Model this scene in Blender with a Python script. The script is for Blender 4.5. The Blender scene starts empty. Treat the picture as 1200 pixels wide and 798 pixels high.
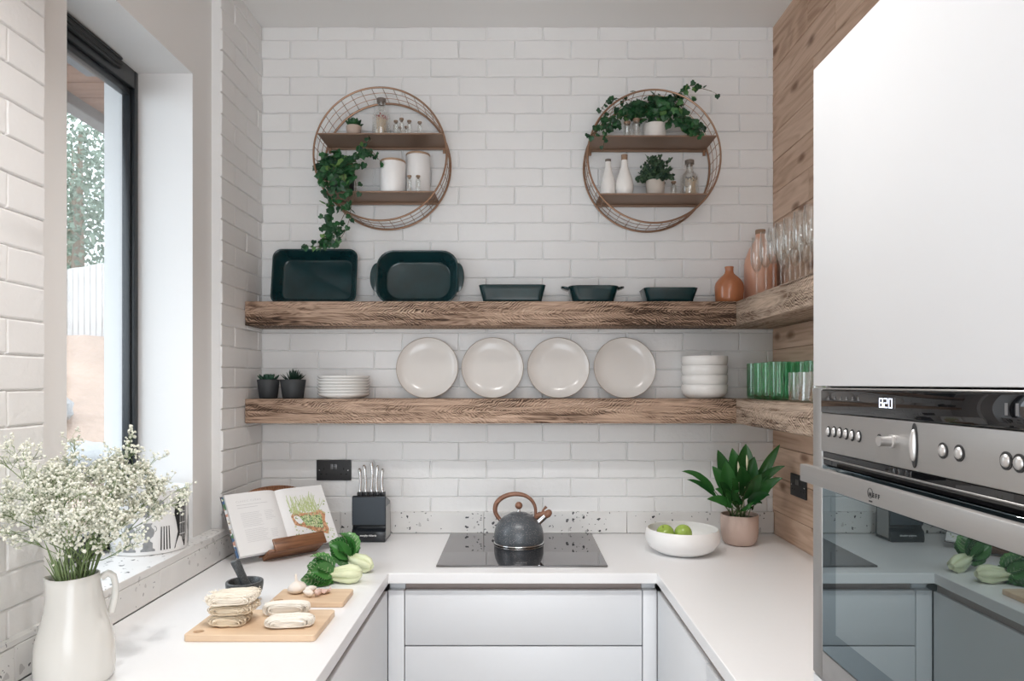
import bpy, bmesh, math, random
from mathutils import Vector, Matrix, Euler, noise

R = random.Random(11)
PI = math.pi
# photo calibration: focal length in pixels, vanishing point, eye height
F, CX, CY, CZ = 815.0, 606.0, 450.0, 1.539


def P(px, py, d):
    return Vector(((px - CX) * d / F, d, CZ - (py - CY) * d / F))


def PX(px, d):
    return (px - CX) * d / F


def PZ(py, d):
    return CZ - (py - CY) * d / F


COL = bpy.context.scene.collection


# ------------------------------------------------------------------ mesh builder
class M:
    def __init__(s):
        s.v, s.f, s.m = [], [], []

    def add(s, vs, fs, mtx=None, mi=0):
        b = len(s.v)
        if mtx is not None:
            vs = [mtx @ Vector(v) for v in vs]
        s.v += [tuple(v) for v in vs]
        s.f += [tuple(b + i for i in f) for f in fs]
        s.m += [mi] * len(fs)

    def box(s, x0, x1, y0, y1, z0, z1, mtx=None, mi=0):
        vs = [(x, y, z) for z in (z0, z1) for y in (y0, y1) for x in (x0, x1)]
        s.add(vs, [(0, 2, 3, 1), (4, 5, 7, 6), (0, 1, 5, 4), (2, 6, 7, 3), (0, 4, 6, 2), (1, 3, 7, 5)], mtx, mi)

    def rbox(s, x0, x1, y0, y1, z0, z1, r=0.003, seg=2, mtx=None, mi=0):
        bm = bmesh.new()
        bmesh.ops.create_cube(bm, size=1.0)
        for v in bm.verts:
            v.co = Vector(((x0 + x1) / 2 + v.co.x * (x1 - x0), (y0 + y1) / 2 + v.co.y * (y1 - y0), (z0 + z1) / 2 + v.co.z * (z1 - z0)))
        r = min(r, 0.49 * min(x1 - x0, y1 - y0, z1 - z0))
        bmesh.ops.bevel(bm, geom=list(bm.edges), offset=r, segments=seg, profile=0.5, affect='EDGES', clamp_overlap=True)
        bm.verts.index_update()
        vs = [v.co.copy() for v in bm.verts]
        fs = [tuple(v.index for v in f.verts) for f in bm.faces]
        bm.free()
        s.add(vs, fs, mtx, mi)

    def loft(s, loops, cap0=True, cap1=True, closed=True, mtx=None, mi=0):
        n = len(loops[0])
        vs, fs = [], []
        for lp in loops:
            vs += [tuple(p) for p in lp]
        for k in range(len(loops) - 1):
            a, b = k * n, (k + 1) * n
            for i in range(n if closed else n - 1):
                j = (i + 1) % n
                fs.append((a + i, a + j, b + j, b + i))
        if cap0:
            fs.append(tuple(reversed(range(n))))
        if cap1:
            fs.append(tuple(range((len(loops) - 1) * n, len(loops) * n)))
        s.add(vs, fs, mtx, mi)

    def lathe(s, prof, seg=32, mtx=None, mi=0):
        vs, fs, rows = [], [], []
        for r, z in prof:
            if r < 1e-6:
                rows.append([len(vs)])
                vs.append((0, 0, z))
            else:
                rows.append(list(range(len(vs), len(vs) + seg)))
                vs += [(r * math.cos(2 * PI * i / seg), r * math.sin(2 * PI * i / seg), z) for i in range(seg)]
        for a, b in zip(rows, rows[1:]):
            for i in range(seg):
                j = (i + 1) % seg
                if len(a) == 1 and len(b) == 1:
                    continue
                if len(a) == 1:
                    fs.append((a[0], b[j], b[i]))
                elif len(b) == 1:
                    fs.append((a[i], a[j], b[0]))
                else:
                    fs.append((a[i], a[j], b[j], b[i]))
        s.add(vs, fs, mtx, mi)

    def tube(s, pts, r, seg=8, cap=True, mtx=None, mi=0, closed=False):
        pts = [Vector(p) for p in pts]
        n = len(pts)
        rs = r if isinstance(r, (list, tuple)) else [r] * n
        loops = []
        up = None
        for i, p in enumerate(pts):
            if closed:
                t = pts[(i + 1) % n] - pts[i - 1]
            else:
                t = pts[min(i + 1, n - 1)] - pts[max(i - 1, 0)]
            t = t.normalized() if t.length > 1e-9 else Vector((0, 0, 1))
            if up is None:
                up = Vector((0, 0, 1)) if abs(t.z) < 0.9 else Vector((1, 0, 0))
            a = up - t * up.dot(t)
            a = a.normalized() if a.length > 1e-6 else t.orthogonal().normalized()
            up = a
            b = t.cross(a)
            loops.append([p + (a * math.cos(2 * PI * k / seg) + b * math.sin(2 * PI * k / seg)) * rs[i] for k in range(seg)])
        if closed:
            loops.append(loops[0])
            s.loft(loops, False, False, True, mtx, mi)
        else:
            s.loft(loops, cap, cap, True, mtx, mi)

    def ring(s, c, rad, r, seg=64, ts=8, axis='Y', mtx=None, mi=0):
        c = Vector(c)
        pts = []
        for i in range(seg):
            a = 2 * PI * i / seg
            o = {'Y': (math.cos(a), 0, math.sin(a)), 'Z': (math.cos(a), math.sin(a), 0), 'X': (0, math.cos(a), math.sin(a))}[axis]
            pts.append(c + Vector(o) * rad)
        s.tube(pts, r, ts, False, mtx, mi, closed=True)

    def ell(s, c, rx, ry, rz, seg=16, rings=10, mtx=None, mi=0, jit=0.0, rnd=None):
        c = Vector(c)
        vs, fs = [], []
        for k in range(1, rings):
            th = PI * k / rings
            for i in range(seg):
                a = 2 * PI * i / seg
                q = 1 + (jit * ((rnd or R).random() - .5) if jit else 0)
                vs.append((c.x + rx * q * math.sin(th) * math.cos(a), c.y + ry * q * math.sin(th) * math.sin(a), c.z - rz * q * math.cos(th)))
        n = len(vs)
        vs += [(c.x, c.y, c.z - rz), (c.x, c.y, c.z + rz)]
        for k in range(rings - 2):
            for i in range(seg):
                j = (i + 1) % seg
                fs.append((k * seg + i, k * seg + j, (k + 1) * seg + j, (k + 1) * seg + i))
        for i in range(seg):
            j = (i + 1) % seg
            fs.append((n, j, i))
            fs.append((n + 1, (rings - 2) * seg + i, (rings - 2) * seg + j))
        s.add(vs, fs, mtx, mi)

    def prism(s, outline, z0, z1, mtx=None, mi=0, bev=0.0):
        n = len(outline)
        if bev > 0:
            cx = sum(p[0] for p in outline) / n
            cy = sum(p[1] for p in outline) / n

            def ins(p):
                d = Vector((p[0] - cx, p[1] - cy))
                d = d * (1 - bev / max(d.length, 1e-6))
                return cx + d.x, cy + d.y
            inn = [ins(p) for p in outline]
            s.loft([[(x, y, z0) for x, y in inn], [(x, y, z0 + bev) for x, y in outline], [(x, y, z1 - bev) for x, y in outline], [(x, y, z1) for x, y in inn]], mtx=mtx, mi=mi)
        else:
            s.loft([[(x, y, z0) for x, y in outline], [(x, y, z1) for x, y in outline]], mtx=mtx, mi=mi)

    def build(s, name, mat, parent=None, smooth=40.0):
        me = bpy.data.meshes.new(name)
        me.from_pydata(s.v, [], s.f)
        mats = mat if isinstance(mat, (list, tuple)) else [mat]
        for m in mats:
            me.materials.append(m)
        if len(mats) > 1:
            me.polygons.foreach_set('material_index', s.m)
        if smooth:
            me.polygons.foreach_set('use_smooth', [True] * len(me.polygons))
            me.set_sharp_from_angle(angle=math.radians(smooth))
        me.update()
        o = bpy.data.objects.new(name, me)
        COL.objects.link(o)
        if parent is not None:
            o.parent = parent
        return o


def rrect(w, h, r, z=0.0, n=6, cx=0.0, cy=0.0):
    r = min(r, w / 2 - 1e-4, h / 2 - 1e-4)
    pts = []
    for qx, qy, a0 in ((1, 1, 0), (-1, 1, 90), (-1, -1, 180), (1, -1, 270)):
        for k in range(n + 1):
            a = math.radians(a0 + 90 * k / n)
            pts.append((cx + qx * (w / 2 - r) + r * math.cos(a), cy + qy * (h / 2 - r) + r * math.sin(a), z))
    return pts


def T(x, y, z):
    return Matrix.Translation((x, y, z))


def RX(a):
    return Matrix.Rotation(math.radians(a), 4, 'X')


def RY(a):
    return Matrix.Rotation(math.radians(a), 4, 'Y')


def RZ(a):
    return Matrix.Rotation(math.radians(a), 4, 'Z')


def thing(name, label, cat, loc=(0, 0, 0), rz=0.0, group=None, rot=None):
    o = bpy.data.objects.new(name, None)
    o.empty_display_size = 0.02
    COL.objects.link(o)
    o.location = loc
    o.rotation_euler = rot if rot else (0, 0, math.radians(rz))
    o['label'] = label
    o['category'] = cat
    if group:
        o['group'] = group
    return o


def tag(o, label, cat, group=None, kind=None):
    o['label'] = label
    o['category'] = cat
    if group:
        o['group'] = group
    if kind:
        o['kind'] = kind
    return o


def struct(o, label=None):
    o['kind'] = 'structure'
    if label:
        o['label'] = label
    return o


def kids(o):
    return [c for c in bpy.data.objects if c.parent == o]


def dup(src, loc=None, rz=None, label=None, parent=None, rot=None):
    c = src.copy()
    COL.objects.link(c)
    if parent is not None:
        c.parent = parent
    if loc is not None:
        c.location = loc
    if rz is not None:
        c.rotation_euler = (0, 0, math.radians(rz))
    if rot is not None:
        c.rotation_euler = rot
    if label:
        c['label'] = label
    for ch in kids(src):
        dup(ch, parent=c)
    return c


def world_bounds(root):
    lo, hi = Vector((9e9,) * 3), Vector((-9e9,) * 3)

    def walk(o, mt):
        mt = mt @ o.matrix_basis
        if o.type == 'MESH':
            for v in o.data.vertices:
                w = mt @ v.co
                for i in range(3):
                    lo[i] = min(lo[i], w[i])
                    hi[i] = max(hi[i], w[i])
        for c in kids(o):
            walk(c, mt)
    walk(root, Matrix.Identity(4))
    return lo, hi


def rest(root, z=None, ymax=None):
    lo, hi = world_bounds(root)
    if z is not None:
        root.location.z += z - lo.z
    if ymax is not None:
        root.location.y += ymax - hi.y


def text_obj(name, body, size, mat, parent, loc, rot=(0, 0, 0), align='CENTER', ext=0.0003, spacing=1.0, bold=0.0):
    cu = bpy.data.curves.new(name, 'FONT')
    cu.body = body
    cu.size = size
    cu.align_x = align
    cu.align_y = 'CENTER'
    cu.extrude = ext
    cu.offset = bold
    cu.space_character = spacing
    cu.resolution_u = 2
    tmp = bpy.data.objects.new(name, cu)
    COL.objects.link(tmp)
    dg = bpy.context.evaluated_depsgraph_get()
    me = bpy.data.meshes.new_from_object(tmp.evaluated_get(dg))
    bpy.data.objects.remove(tmp)
    me.materials.clear()
    me.materials.append(mat)
    o = bpy.data.objects.new(name, me)
    COL.objects.link(o)
    o.parent = parent
    o.location = loc
    o.rotation_euler = rot
    return o


# ------------------------------------------------------------------ materials
class NT:
    """small node-tree helper"""

    def __init__(s, name):
        s.mat = bpy.data.materials.new(name)
        s.mat.use_nodes = True
        s.t = s.mat.node_tree
        s.t.nodes.clear()
        s.out = s.n('ShaderNodeOutputMaterial')

    def n(s, typ, ins=None, **kw):
        nd = s.t.nodes.new(typ)
        for k, v in kw.items():
            setattr(nd, k, v)
        for k, v in (ins or {}).items():
            if isinstance(v, tuple) and len(v) == 2 and hasattr(v[0], 'outputs'):
                s.t.links.new(v[0].outputs[v[1]], nd.inputs[k])
            elif hasattr(v, 'outputs'):
                s.t.links.new(v.outputs[0], nd.inputs[k])
            else:
                nd.inputs[k].default_value = v
        return nd

    def ramp(s, fac, stops, interp='LINEAR'):
        nd = s.n('ShaderNodeValToRGB', {'Fac': fac})
        cr = nd.color_ramp
        cr.interpolation = interp
        while len(cr.elements) < len(stops):
            cr.elements.new(0.5)
        for e, (p, c) in zip(cr.elements, stops):
            e.position = p
            e.color = c if len(c) == 4 else (*c, 1)
        return nd

    def math(s, op, a, b=0.0, c=None):
        ins = {0: a, 1: b}
        if c is not None:
            ins[2] = c
        return s.n('ShaderNodeMath', ins, operation=op)

    def mix(s, fac, a, b, blend='MIX'):
        nd = s.n('ShaderNodeMix', data_type='RGBA', blend_type=blend)
        for i, v in ((0, fac), (6, a), (7, b)):
            if isinstance(v, tuple) and len(v) == 2 and hasattr(v[0], 'outputs'):
                s.t.links.new(v[0].outputs[v[1]], nd.inputs[i])
            elif hasattr(v, 'outputs'):
                o = v.outputs[2] if v.bl_idname == 'ShaderNodeMix' else v.outputs[0]
                s.t.links.new(o, nd.inputs[i])
            else:
                nd.inputs[i].default_value = v if not isinstance(v, tuple) or len(v) != 3 else (*v, 1)
        return nd

    def coord(s, kind='Object', scale=(1, 1, 1), rot=(0, 0, 0), loc=(0, 0, 0)):
        tc = s.n('ShaderNodeTexCoord')
        return s.n('ShaderNodeMapping', {'Vector': (tc, kind), 'Scale': scale, 'Rotation': rot, 'Location': loc})

    def bsdf(s, color=(0.8, 0.8, 0.8), rough=0.5, metal=0.0, ior=1.5, spec=0.5, normal=None, coat=0.0, coat_rough=0.05, sub=0.0, **kw):
        b = s.n('ShaderNodeBsdfPrincipled')
        for k, v in (('Base Color', color), ('Roughness', rough), ('Metallic', metal), ('IOR', ior), ('Specular IOR Level', spec), ('Coat Weight', coat), ('Coat Roughness', coat_rough), ('Normal', normal)):
            if v is None:
                continue
            if hasattr(v, 'outputs'):
                o = v.outputs[2] if v.bl_idname == 'ShaderNodeMix' else v.outputs[0]
                s.t.links.new(o, b.inputs[k])
            else:
                b.inputs[k].default_value = (*v, 1) if isinstance(v, tuple) and len(v) == 3 else v
        if sub:
            b.inputs['Subsurface Weight'].default_value = sub
            b.inputs['Subsurface Radius'].default_value = (0.01, 0.008, 0.005)
        return b

    def done(s, sh):
        s.t.links.new(sh.outputs[0], s.out.inputs['Surface'])
        return s.mat


def simple(name, color, rough=0.5, metal=0.0, ior=1.5, bump=0.0, bscale=60.0, var=0.0, vscale=8.0, coat=0.0, stretch=(1, 1, 1), spec=0.5):
    t = NT(name)
    normal, col = None, color
    if bump or var:
        co = t.coord('Object', stretch)
    if var:
        nz = t.n('ShaderNodeTexNoise', {'Vector': co, 'Scale': vscale, 'Detail': 4.0})
        col = t.mix((nz, 0), tuple(c * (1 - var) for c in color), tuple(min(1, c * (1 + var)) for c in color))
    if bump:
        nb = t.n('ShaderNodeTexNoise', {'Vector': co, 'Scale': bscale, 'Detail': 5.0})
        normal = t.n('ShaderNodeBump', {'Strength': 1.0, 'Distance': bump, 'Height': nb})
    return t.done(t.bsdf(col, rough, metal, ior, spec, normal, coat))


def leaf_mat(name, c0, c1, rough=0.4, vein=False):
    t = NT(name)
    g = t.n('ShaderNodeNewGeometry')
    co = t.coord('Object')
    nz = t.n('ShaderNodeTexNoise', {'Vector': co, 'Scale': 45.0, 'Detail': 2.0})
    f = t.math('ADD', t.math('MULTIPLY', (g, 'Random Per Island'), 0.75), t.math('MULTIPLY', nz, 0.25))
    col = t.ramp(f, [(0.05, c0), (0.65, tuple((a + b) / 2 for a, b in zip(c0, c1))), (1.0, c1)])
    b = t.bsdf(col, rough)
    tr = t.n('ShaderNodeBsdfTranslucent', {'Color': col})
    mx = t.n('ShaderNodeMixShader', {0: 0.18, 1: b, 2: tr})
    return t.done(mx)


def thin_glass(name, tint=(1, 1, 1), ior=1.45, mn=0.04, gain=1.0, rough=0.01):
    t = NT(name)
    lw = t.n('ShaderNodeLayerWeight', {'Blend': 0.5})
    fac = t.math('MINIMUM', t.math('ADD', t.math('MULTIPLY', t.math('POWER', (lw, 'Facing'), 3.2), 0.75 * gain), mn), 1.0)
    tr = t.n('ShaderNodeBsdfTransparent', {'Color': (*tint, 1)})
    gl = t.n('ShaderNodeBsdfGlossy', {'Roughness': rough, 'Color': (1, 1, 1, 1)})
    return t.done(t.n('ShaderNodeMixShader', {0: fac, 1: tr, 2: gl}))


def m_brick():
    t = NT('white_painted_brick')
    co = t.coord('Object')
    n1 = t.n('ShaderNodeTexNoise', {'Vector': co, 'Scale': 38.0, 'Detail': 6.0, 'Roughness': 0.6})
    n2 = t.n('ShaderNodeTexNoise', {'Vector': co, 'Scale': 5.0, 'Detail': 2.0})
    g = t.n('ShaderNodeNewGeometry')
    col = t.mix((n2, 0), (0.79, 0.79, 0.785), (0.85, 0.85, 0.845))
    col2 = t.mix(t.math('MULTIPLY', (g, 'Random Per Island'), 0.35), col, (0.78, 0.775, 0.768))
    bp = t.n('ShaderNodeBump', {'Strength': 0.6, 'Distance': 0.004, 'Height': n1})
    return t.done(t.bsdf(col2, 0.5, normal=bp))


def m_terrazzo():
    t = NT('terrazzo_tile')
    co = t.coord('Object')
    nz = t.n('ShaderNodeTexNoise', {'Vector': co, 'Scale': 60.0, 'Detail': 2.0})
    dis = t.n('ShaderNodeVectorMath', {0: co, 1: t.n('ShaderNodeVectorMath', {0: (nz, 1), 'Scale': 0.022}, operation='SCALE')}, operation='ADD')
    base = (0.76, 0.75, 0.735)
    col = t.mix((t.n('ShaderNodeTexNoise', {'Vector': co, 'Scale': 9.0}), 0), (0.70, 0.69, 0.675), (0.82, 0.815, 0.80))
    cur = col
    for sc, rad, gate, c in ((36.0, 0.22, 0.72, (0.05, 0.05, 0.055)), (80.0, 0.26, 0.78, (0.13, 0.13, 0.135)), (30.0, 0.26, 0.80, (0.56, 0.55, 0.54))):
        v = t.n('ShaderNodeTexVoronoi', {'Vector': dis, 'Scale': sc, 'Randomness': 1.0})
        inside = t.math('LESS_THAN', (v, 'Distance'), rad)
        sep = t.n('ShaderNodeSeparateColor', {0: (v, 'Color')})
        cl = t.n('ShaderNodeTexNoise', {'Vector': co, 'Scale': 6.0})
        on = t.math('GREATER_THAN', t.math('ADD', (sep, 0), t.math('MULTIPLY', t.math('SUBTRACT', cl, 0.5), 0.9)), gate)
        cur = t.mix(t.math('MULTIPLY', inside, on), cur, c)
    return t.done(t.bsdf(cur, 0.35))


def m_reclaimed(name, dark_bias=0.0, end_dark=0.0, seed=0.0, light=(0.51, 0.355, 0.26)):
    """sawn reclaimed timber: grain along local X, chevron saw marks, dark stains"""
    t = NT(name)
    tc = t.n('ShaderNodeTexCoord')
    off = t.n('ShaderNodeMapping', {'Vector': (tc, 'Object'), 'Location': (seed, seed * .37, seed * .21)})
    sep = t.n('ShaderNodeSeparateXYZ', {0: off})
    so = t.n('ShaderNodeSeparateXYZ', {0: (tc, 'Object')})
    grain = t.n('ShaderNodeTexNoise', {'Vector': t.n('ShaderNodeMapping', {'Vector': off, 'Scale': (3.0, 70.0, 70.0)}), 'Scale': 1.0, 'Detail': 6.0, 'Distortion': 1.2})
    wav = t.n('ShaderNodeTexNoise', {'Vector': t.n('ShaderNodeMapping', {'Vector': off, 'Scale': (1.4, 11.0, 11.0)}), 'Scale': 1.0, 'Detail': 3.0, 'Distortion': 2.5})
    band = t.math('SINE', t.math('MULTIPLY', wav, 60.0))
    # chevron saw marks: the diagonal flips above and below a wandering centre line
    wander = t.n('ShaderNodeTexNoise', {'Vector': t.n('ShaderNodeMapping', {'Vector': off, 'Scale': (2.2, 0, 0)}), 'Scale': 1.0})
    zc = t.math('SUBTRACT', (so, 2), t.math('ADD', 0.03, t.math('MULTIPLY', wander, 0.04)))
    za = t.math('ABSOLUTE', zc)
    nzs = t.n('ShaderNodeTexNoise', {'Vector': off, 'Scale': 26.0, 'Detail': 2.0})
    ph = t.math('ADD', t.math('MULTIPLY', (sep, 0), 360.0), t.math('ADD', t.math('MULTIPLY', za, -640.0), t.math('MULTIPLY', nzs, 26.0)))
    saw = t.math('SINE', ph)
    amp = t.n('ShaderNodeTexNoise', {'Vector': t.n('ShaderNodeMapping', {'Vector': off, 'Scale': (4.0, 18, 18)}), 'Scale': 1.0, 'Detail': 3.0})
    sawm = t.math('MULTIPLY', saw, t.math('MAXIMUM', t.math('SUBTRACT', t.math('MULTIPLY', amp, 3.4), 1.25), 0.0))
    stain = t.n('ShaderNodeTexNoise', {'Vector': t.n('ShaderNodeMapping', {'Vector': off, 'Scale': (1.7, 14, 14)}), 'Scale': 1.0, 'Detail': 5.0, 'Distortion': 0.6})
    v = t.math('ADD', t.math('ADD', t.math('MULTIPLY', grain, 1.1), -0.17), t.math('MULTIPLY', band, 0.09))
    v = t.math('ADD', v, t.math('MULTIPLY', sawm, 0.24))
    v = t.math('ADD', v, t.math('MULTIPLY', t.math('SUBTRACT', stain, 0.5), 0.95))
    v = t.math('SUBTRACT', v, dark_bias)
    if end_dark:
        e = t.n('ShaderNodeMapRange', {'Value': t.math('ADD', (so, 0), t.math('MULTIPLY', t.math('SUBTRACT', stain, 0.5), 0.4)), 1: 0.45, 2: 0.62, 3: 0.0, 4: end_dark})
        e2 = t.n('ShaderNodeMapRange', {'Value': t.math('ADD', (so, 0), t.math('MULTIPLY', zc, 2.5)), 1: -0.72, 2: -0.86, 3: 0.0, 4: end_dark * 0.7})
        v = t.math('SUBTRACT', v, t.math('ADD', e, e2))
    col = t.ramp(v, [(0.08, (0.05, 0.030, 0.020)), (0.25, (0.20, 0.125, 0.085)), (0.40, tuple(c * 0.72 for c in light)), (0.62, light), (0.88, (0.66, 0.50, 0.39))])
    h = t.math('ADD', t.math('MULTIPLY', sawm, 0.5), grain)
    bp = t.n('ShaderNodeBump', {'Strength': 0.8, 'Distance': 0.0035, 'Height': h})
    return t.done(t.bsdf(col, 0.75, normal=bp, spec=0.25))


def m_cladding():
    t = NT('pale_pine_cladding')
    g = t.n('ShaderNodeNewGeometry')
    tc = t.n('ShaderNodeTexCoord')
    rnd = t.n('ShaderNodeCombineXYZ', {0: 0.0, 1: t.math('MULTIPLY', (g, 'Random Per Island'), 40.0), 2: t.math('MULTIPLY', (g, 'Random Per Island'), 17.0)})
    off = t.n('ShaderNodeVectorMath', {0: (tc, 'Object'), 1: rnd}, operation='ADD')
    grain = t.n('ShaderNodeTexNoise', {'Vector': t.n('ShaderNodeMapping', {'Vector': off, 'Scale': (60, 2.2, 60)}), 'Scale': 1.0, 'Detail': 5.0, 'Distortion': 0.8})
    ring = t.n('ShaderNodeTexNoise', {'Vector': t.n('ShaderNodeMapping', {'Vector': off, 'Scale': (6, 1.0, 7)}), 'Scale': 1.0, 'Detail': 2.0, 'Distortion': 1.2})
    lines = t.math('SINE', t.math('MULTIPLY', ring, 46.0))
    so = t.n('ShaderNodeSeparateXYZ', {0: off})
    wob = t.n('ShaderNodeTexNoise', {'Vector': off, 'Scale': 14.0})
    vor = t.n('ShaderNodeTexVoronoi', {'Vector': t.n('ShaderNodeCombineXYZ', {0: t.math('ADD', t.math('MULTIPLY', (so, 1), 2.6), t.math('MULTIPLY', wob, 0.12)), 1: t.math('MULTIPLY', (so, 2), 6.0)}), 'Scale': 1.0}, voronoi_dimensions='2D')
    knot = t.n('ShaderNodeMapRange', {'Value': (vor, 'Distance'), 1: 0.04, 2: 0.13, 3: 1.0, 4: 0.0})
    v = t.math('ADD', t.math('MULTIPLY', grain, 0.6), t.math('MULTIPLY', lines, 0.11))
    v = t.math('ADD', v, t.math('MULTIPLY', (g, 'Random Per Island'), 0.28))
    col = t.ramp(v, [(0.12, (0.40, 0.25, 0.17)), (0.45, (0.60, 0.42, 0.305)), (0.85, (0.76, 0.57, 0.445))])
    col = t.mix(t.math('MULTIPLY', knot, 0.75), col, (0.16, 0.07, 0.035))
    bp = t.n('ShaderNodeBump', {'Strength': 0.4, 'Distance': 0.002, 'Height': grain})
    return t.done(t.bsdf(col, 0.6, normal=bp, spec=0.3))


def m_wood(name, c0, c1, scale=(4, 60, 60), rough=0.5, dist=1.0, bump=0.0006, freq=0.0):
    t = NT(name)
    co = t.coord('Object', scale)
    g = t.n('ShaderNodeTexNoise', {'Vector': co, 'Scale': 1.0, 'Detail': 5.0, 'Distortion': dist})
    v = g
    if freq:
        v = t.math('ADD', t.math('MULTIPLY', t.math('SINE', t.math('MULTIPLY', g, freq)), 0.2), 0.5)
    col = t.ramp(v, [(0.25, c0), (0.75, c1)])
    bp = t.n('ShaderNodeBump', {'Strength': 0.5, 'Distance': bump, 'Height': g})
    return t.done(t.bsdf(col, rough, normal=bp))


def m_strips(name, c0, c1, w=0.02):
    """bamboo board: strips along X, each its own tone"""
    t = NT(name)
    tc = t.n('ShaderNodeTexCoord')
    sep = t.n('ShaderNodeSeparateXYZ', {0: (tc, 'Object')})
    cell = t.math('FLOOR', t.math('DIVIDE', (sep, 1), w))
    wn = t.n('ShaderNodeTexWhiteNoise', {'W': cell}, noise_dimensions='1D')
    g = t.n('ShaderNodeTexNoise', {'Vector': t.n('ShaderNodeMapping', {'Vector': (tc, 'Object'), 'Scale': (6, 120, 120)}), 'Scale': 1.0, 'Detail': 4.0})
    v = t.math('ADD', t.math('MULTIPLY', (wn, 0), 0.45), t.math('MULTIPLY', g, 0.55))
    col = t.ramp(v, [(0.15, c0), (0.8, c1)])
    return t.done(t.bsdf(col, 0.5))


def m_steel(name, axis=(1, 200, 1), color=(0.62, 0.60, 0.58), rough=0.32):
    t = NT(name)
    co = t.coord('Object', axis)
    g = t.n('ShaderNodeTexNoise', {'Vector': co, 'Scale': 4.0, 'Detail': 4.0})
    r = t.math('ADD', rough - 0.06, t.math('MULTIPLY', g, 0.12))
    return t.done(t.bsdf(color, r, 1.0))


def m_mirror_dark(name, base, refl, tint=(0.9, 0.95, 1.0), rough=0.01):
    t = NT(name)
    b = t.n('ShaderNodeBsdfDiffuse', {'Color': (*base, 1)})
    gl = t.n('ShaderNodeBsdfGlossy', {'Roughness': rough, 'Color': (*tint, 1)})
    fr = t.n('ShaderNodeFresnel', {'IOR': 1.5})
    fac = t.math('MINIMUM', t.math('ADD', fr, refl), 1.0)
    return t.done(t.n('ShaderNodeMixShader', {0: fac, 1: b, 2: gl}))


def emit(name, color, s):
    t = NT(name)
    return t.done(t.n('ShaderNodeEmission', {'Color': (*color, 1), 'Strength': s}))


def m_speckle(name, base, dot, scale=420.0, rough=0.35, gate=0.6, rad=0.3):
    t = NT(name)
    co = t.coord('Object')
    v = t.n('ShaderNodeTexVoronoi', {'Vector': co, 'Scale': scale})
    sep = t.n('ShaderNodeSeparateColor', {0: (v, 'Color')})
    on = t.math('MULTIPLY', t.math('LESS_THAN', (v, 'Distance'), rad), t.math('GREATER_THAN', (sep, 0), gate))
    col = t.mix(on, base, dot)
    return t.done(t.bsdf(col, rough))


def m_cells(name, cols, scale=120.0, rough=0.5):
    t = NT(name)
    v = t.n('ShaderNodeTexVoronoi', {'Vector': t.coord('Object'), 'Scale': scale})
    sep = t.n('ShaderNodeSeparateColor', {0: (v, 'Color')})
    k = len(cols)
    col = t.ramp((sep, 0), [(i / k, c) for i, c in enumerate(cols)], 'CONSTANT')
    return t.done(t.bsdf(col, rough))


MAT = {}
MAT['brick'] = m_brick()
MAT['plaster'] = simple('white_plaster', (0.82, 0.815, 0.805), 0.6, bump=0.0006, bscale=25)
MAT['ceiling'] = simple('ceiling_paint', (0.83, 0.825, 0.815), 0.7)
MAT['floor'] = m_wood('oak_floor', (0.36, 0.32, 0.28), (0.50, 0.46, 0.42), (3, 30, 30), 0.5)
MAT['terrazzo'] = m_terrazzo()
MAT['cladding'] = m_cladding()
MAT['quartz'] = simple('white_quartz', (0.86, 0.86, 0.865), 0.28, var=0.012, vscale=90)
MAT['cabinet'] = simple('white_matt_lacquer', (0.735, 0.75, 0.77), 0.38)
MAT['carcass'] = simple('white_board', (0.72, 0.72, 0.73), 0.5)
MAT['channel'] = simple('greige_channel', (0.36, 0.30, 0.275), 0.45)
MAT['black_plastic'] = simple('black_plastic', (0.014, 0.014, 0.015), 0.35)
MAT['black_matt'] = simple('black_matt', (0.02, 0.02, 0.021), 0.55)
MAT['frame'] = simple('anthracite_frame', (0.022, 0.026, 0.030), 0.3)
MAT['teal'] = simple('dark_teal_glaze', (0.006, 0.030, 0.034), 0.14, var=0.45, vscale=14, coat=0.3)
MAT['ceramic'] = simple('white_ceramic', (0.84, 0.825, 0.80), 0.16)
MAT['warm_ceramic'] = simple('warm_white_stoneware', (0.74, 0.71, 0.675), 0.16, var=0.02, vscale=10)
MAT['rim_tan'] = simple('tan_rim', (0.42, 0.33, 0.25), 0.4)
MAT['matt_ceramic'] = simple('matt_white_ceramic', (0.84, 0.83, 0.82), 0.35)
MAT['jug'] = simple('jug_glaze', (0.72, 0.72, 0.69), 0.18)
MAT['bronze'] = simple('bronze_wire', (0.33, 0.20, 0.13), 0.40, 0.75)
MAT['bronze_board'] = simple('bronze_sheet', (0.27, 0.175, 0.12), 0.45, 0.5, var=0.05, vscale=20)
MAT['cork'] = simple('cork', (0.30, 0.20, 0.135), 0.85, var=0.3, vscale=120)
MAT['cork_dark'] = simple('dark_stopper', (0.16, 0.13, 0.11), 0.7, var=0.2, vscale=90)
MAT['glass'] = thin_glass('clear_glass', (0.965, 0.97, 0.965), 1.45, 0.085, 1.3)
MAT['crystal'] = thin_glass('cut_glass', (0.93, 0.93, 0.92), 1.5, 0.10, 1.6, 0.05)
MAT['pane'] = thin_glass('window_glass', (0.84, 0.86, 0.87), 1.45, 0.03, 0.8)
MAT['green_glass'] = thin_glass('green_glass', (0.68, 0.89, 0.77), 1.5, 0.07, 1.0, 0.03)
MAT['orange'] = simple('terracotta_glaze', (0.44, 0.165, 0.075), 0.14, var=0.12, vscale=20)
MAT['pink_bottle'] = simple('peach_ceramic', (0.72, 0.40, 0.28), 0.3, var=0.06, vscale=15)
MAT['steel'] = m_steel('brushed_steel', (1, 1, 120), (0.44, 0.43, 0.42), 0.47)
MAT['chrome'] = simple('chrome', (0.72, 0.72, 0.72), 0.16, 1.0)
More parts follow.
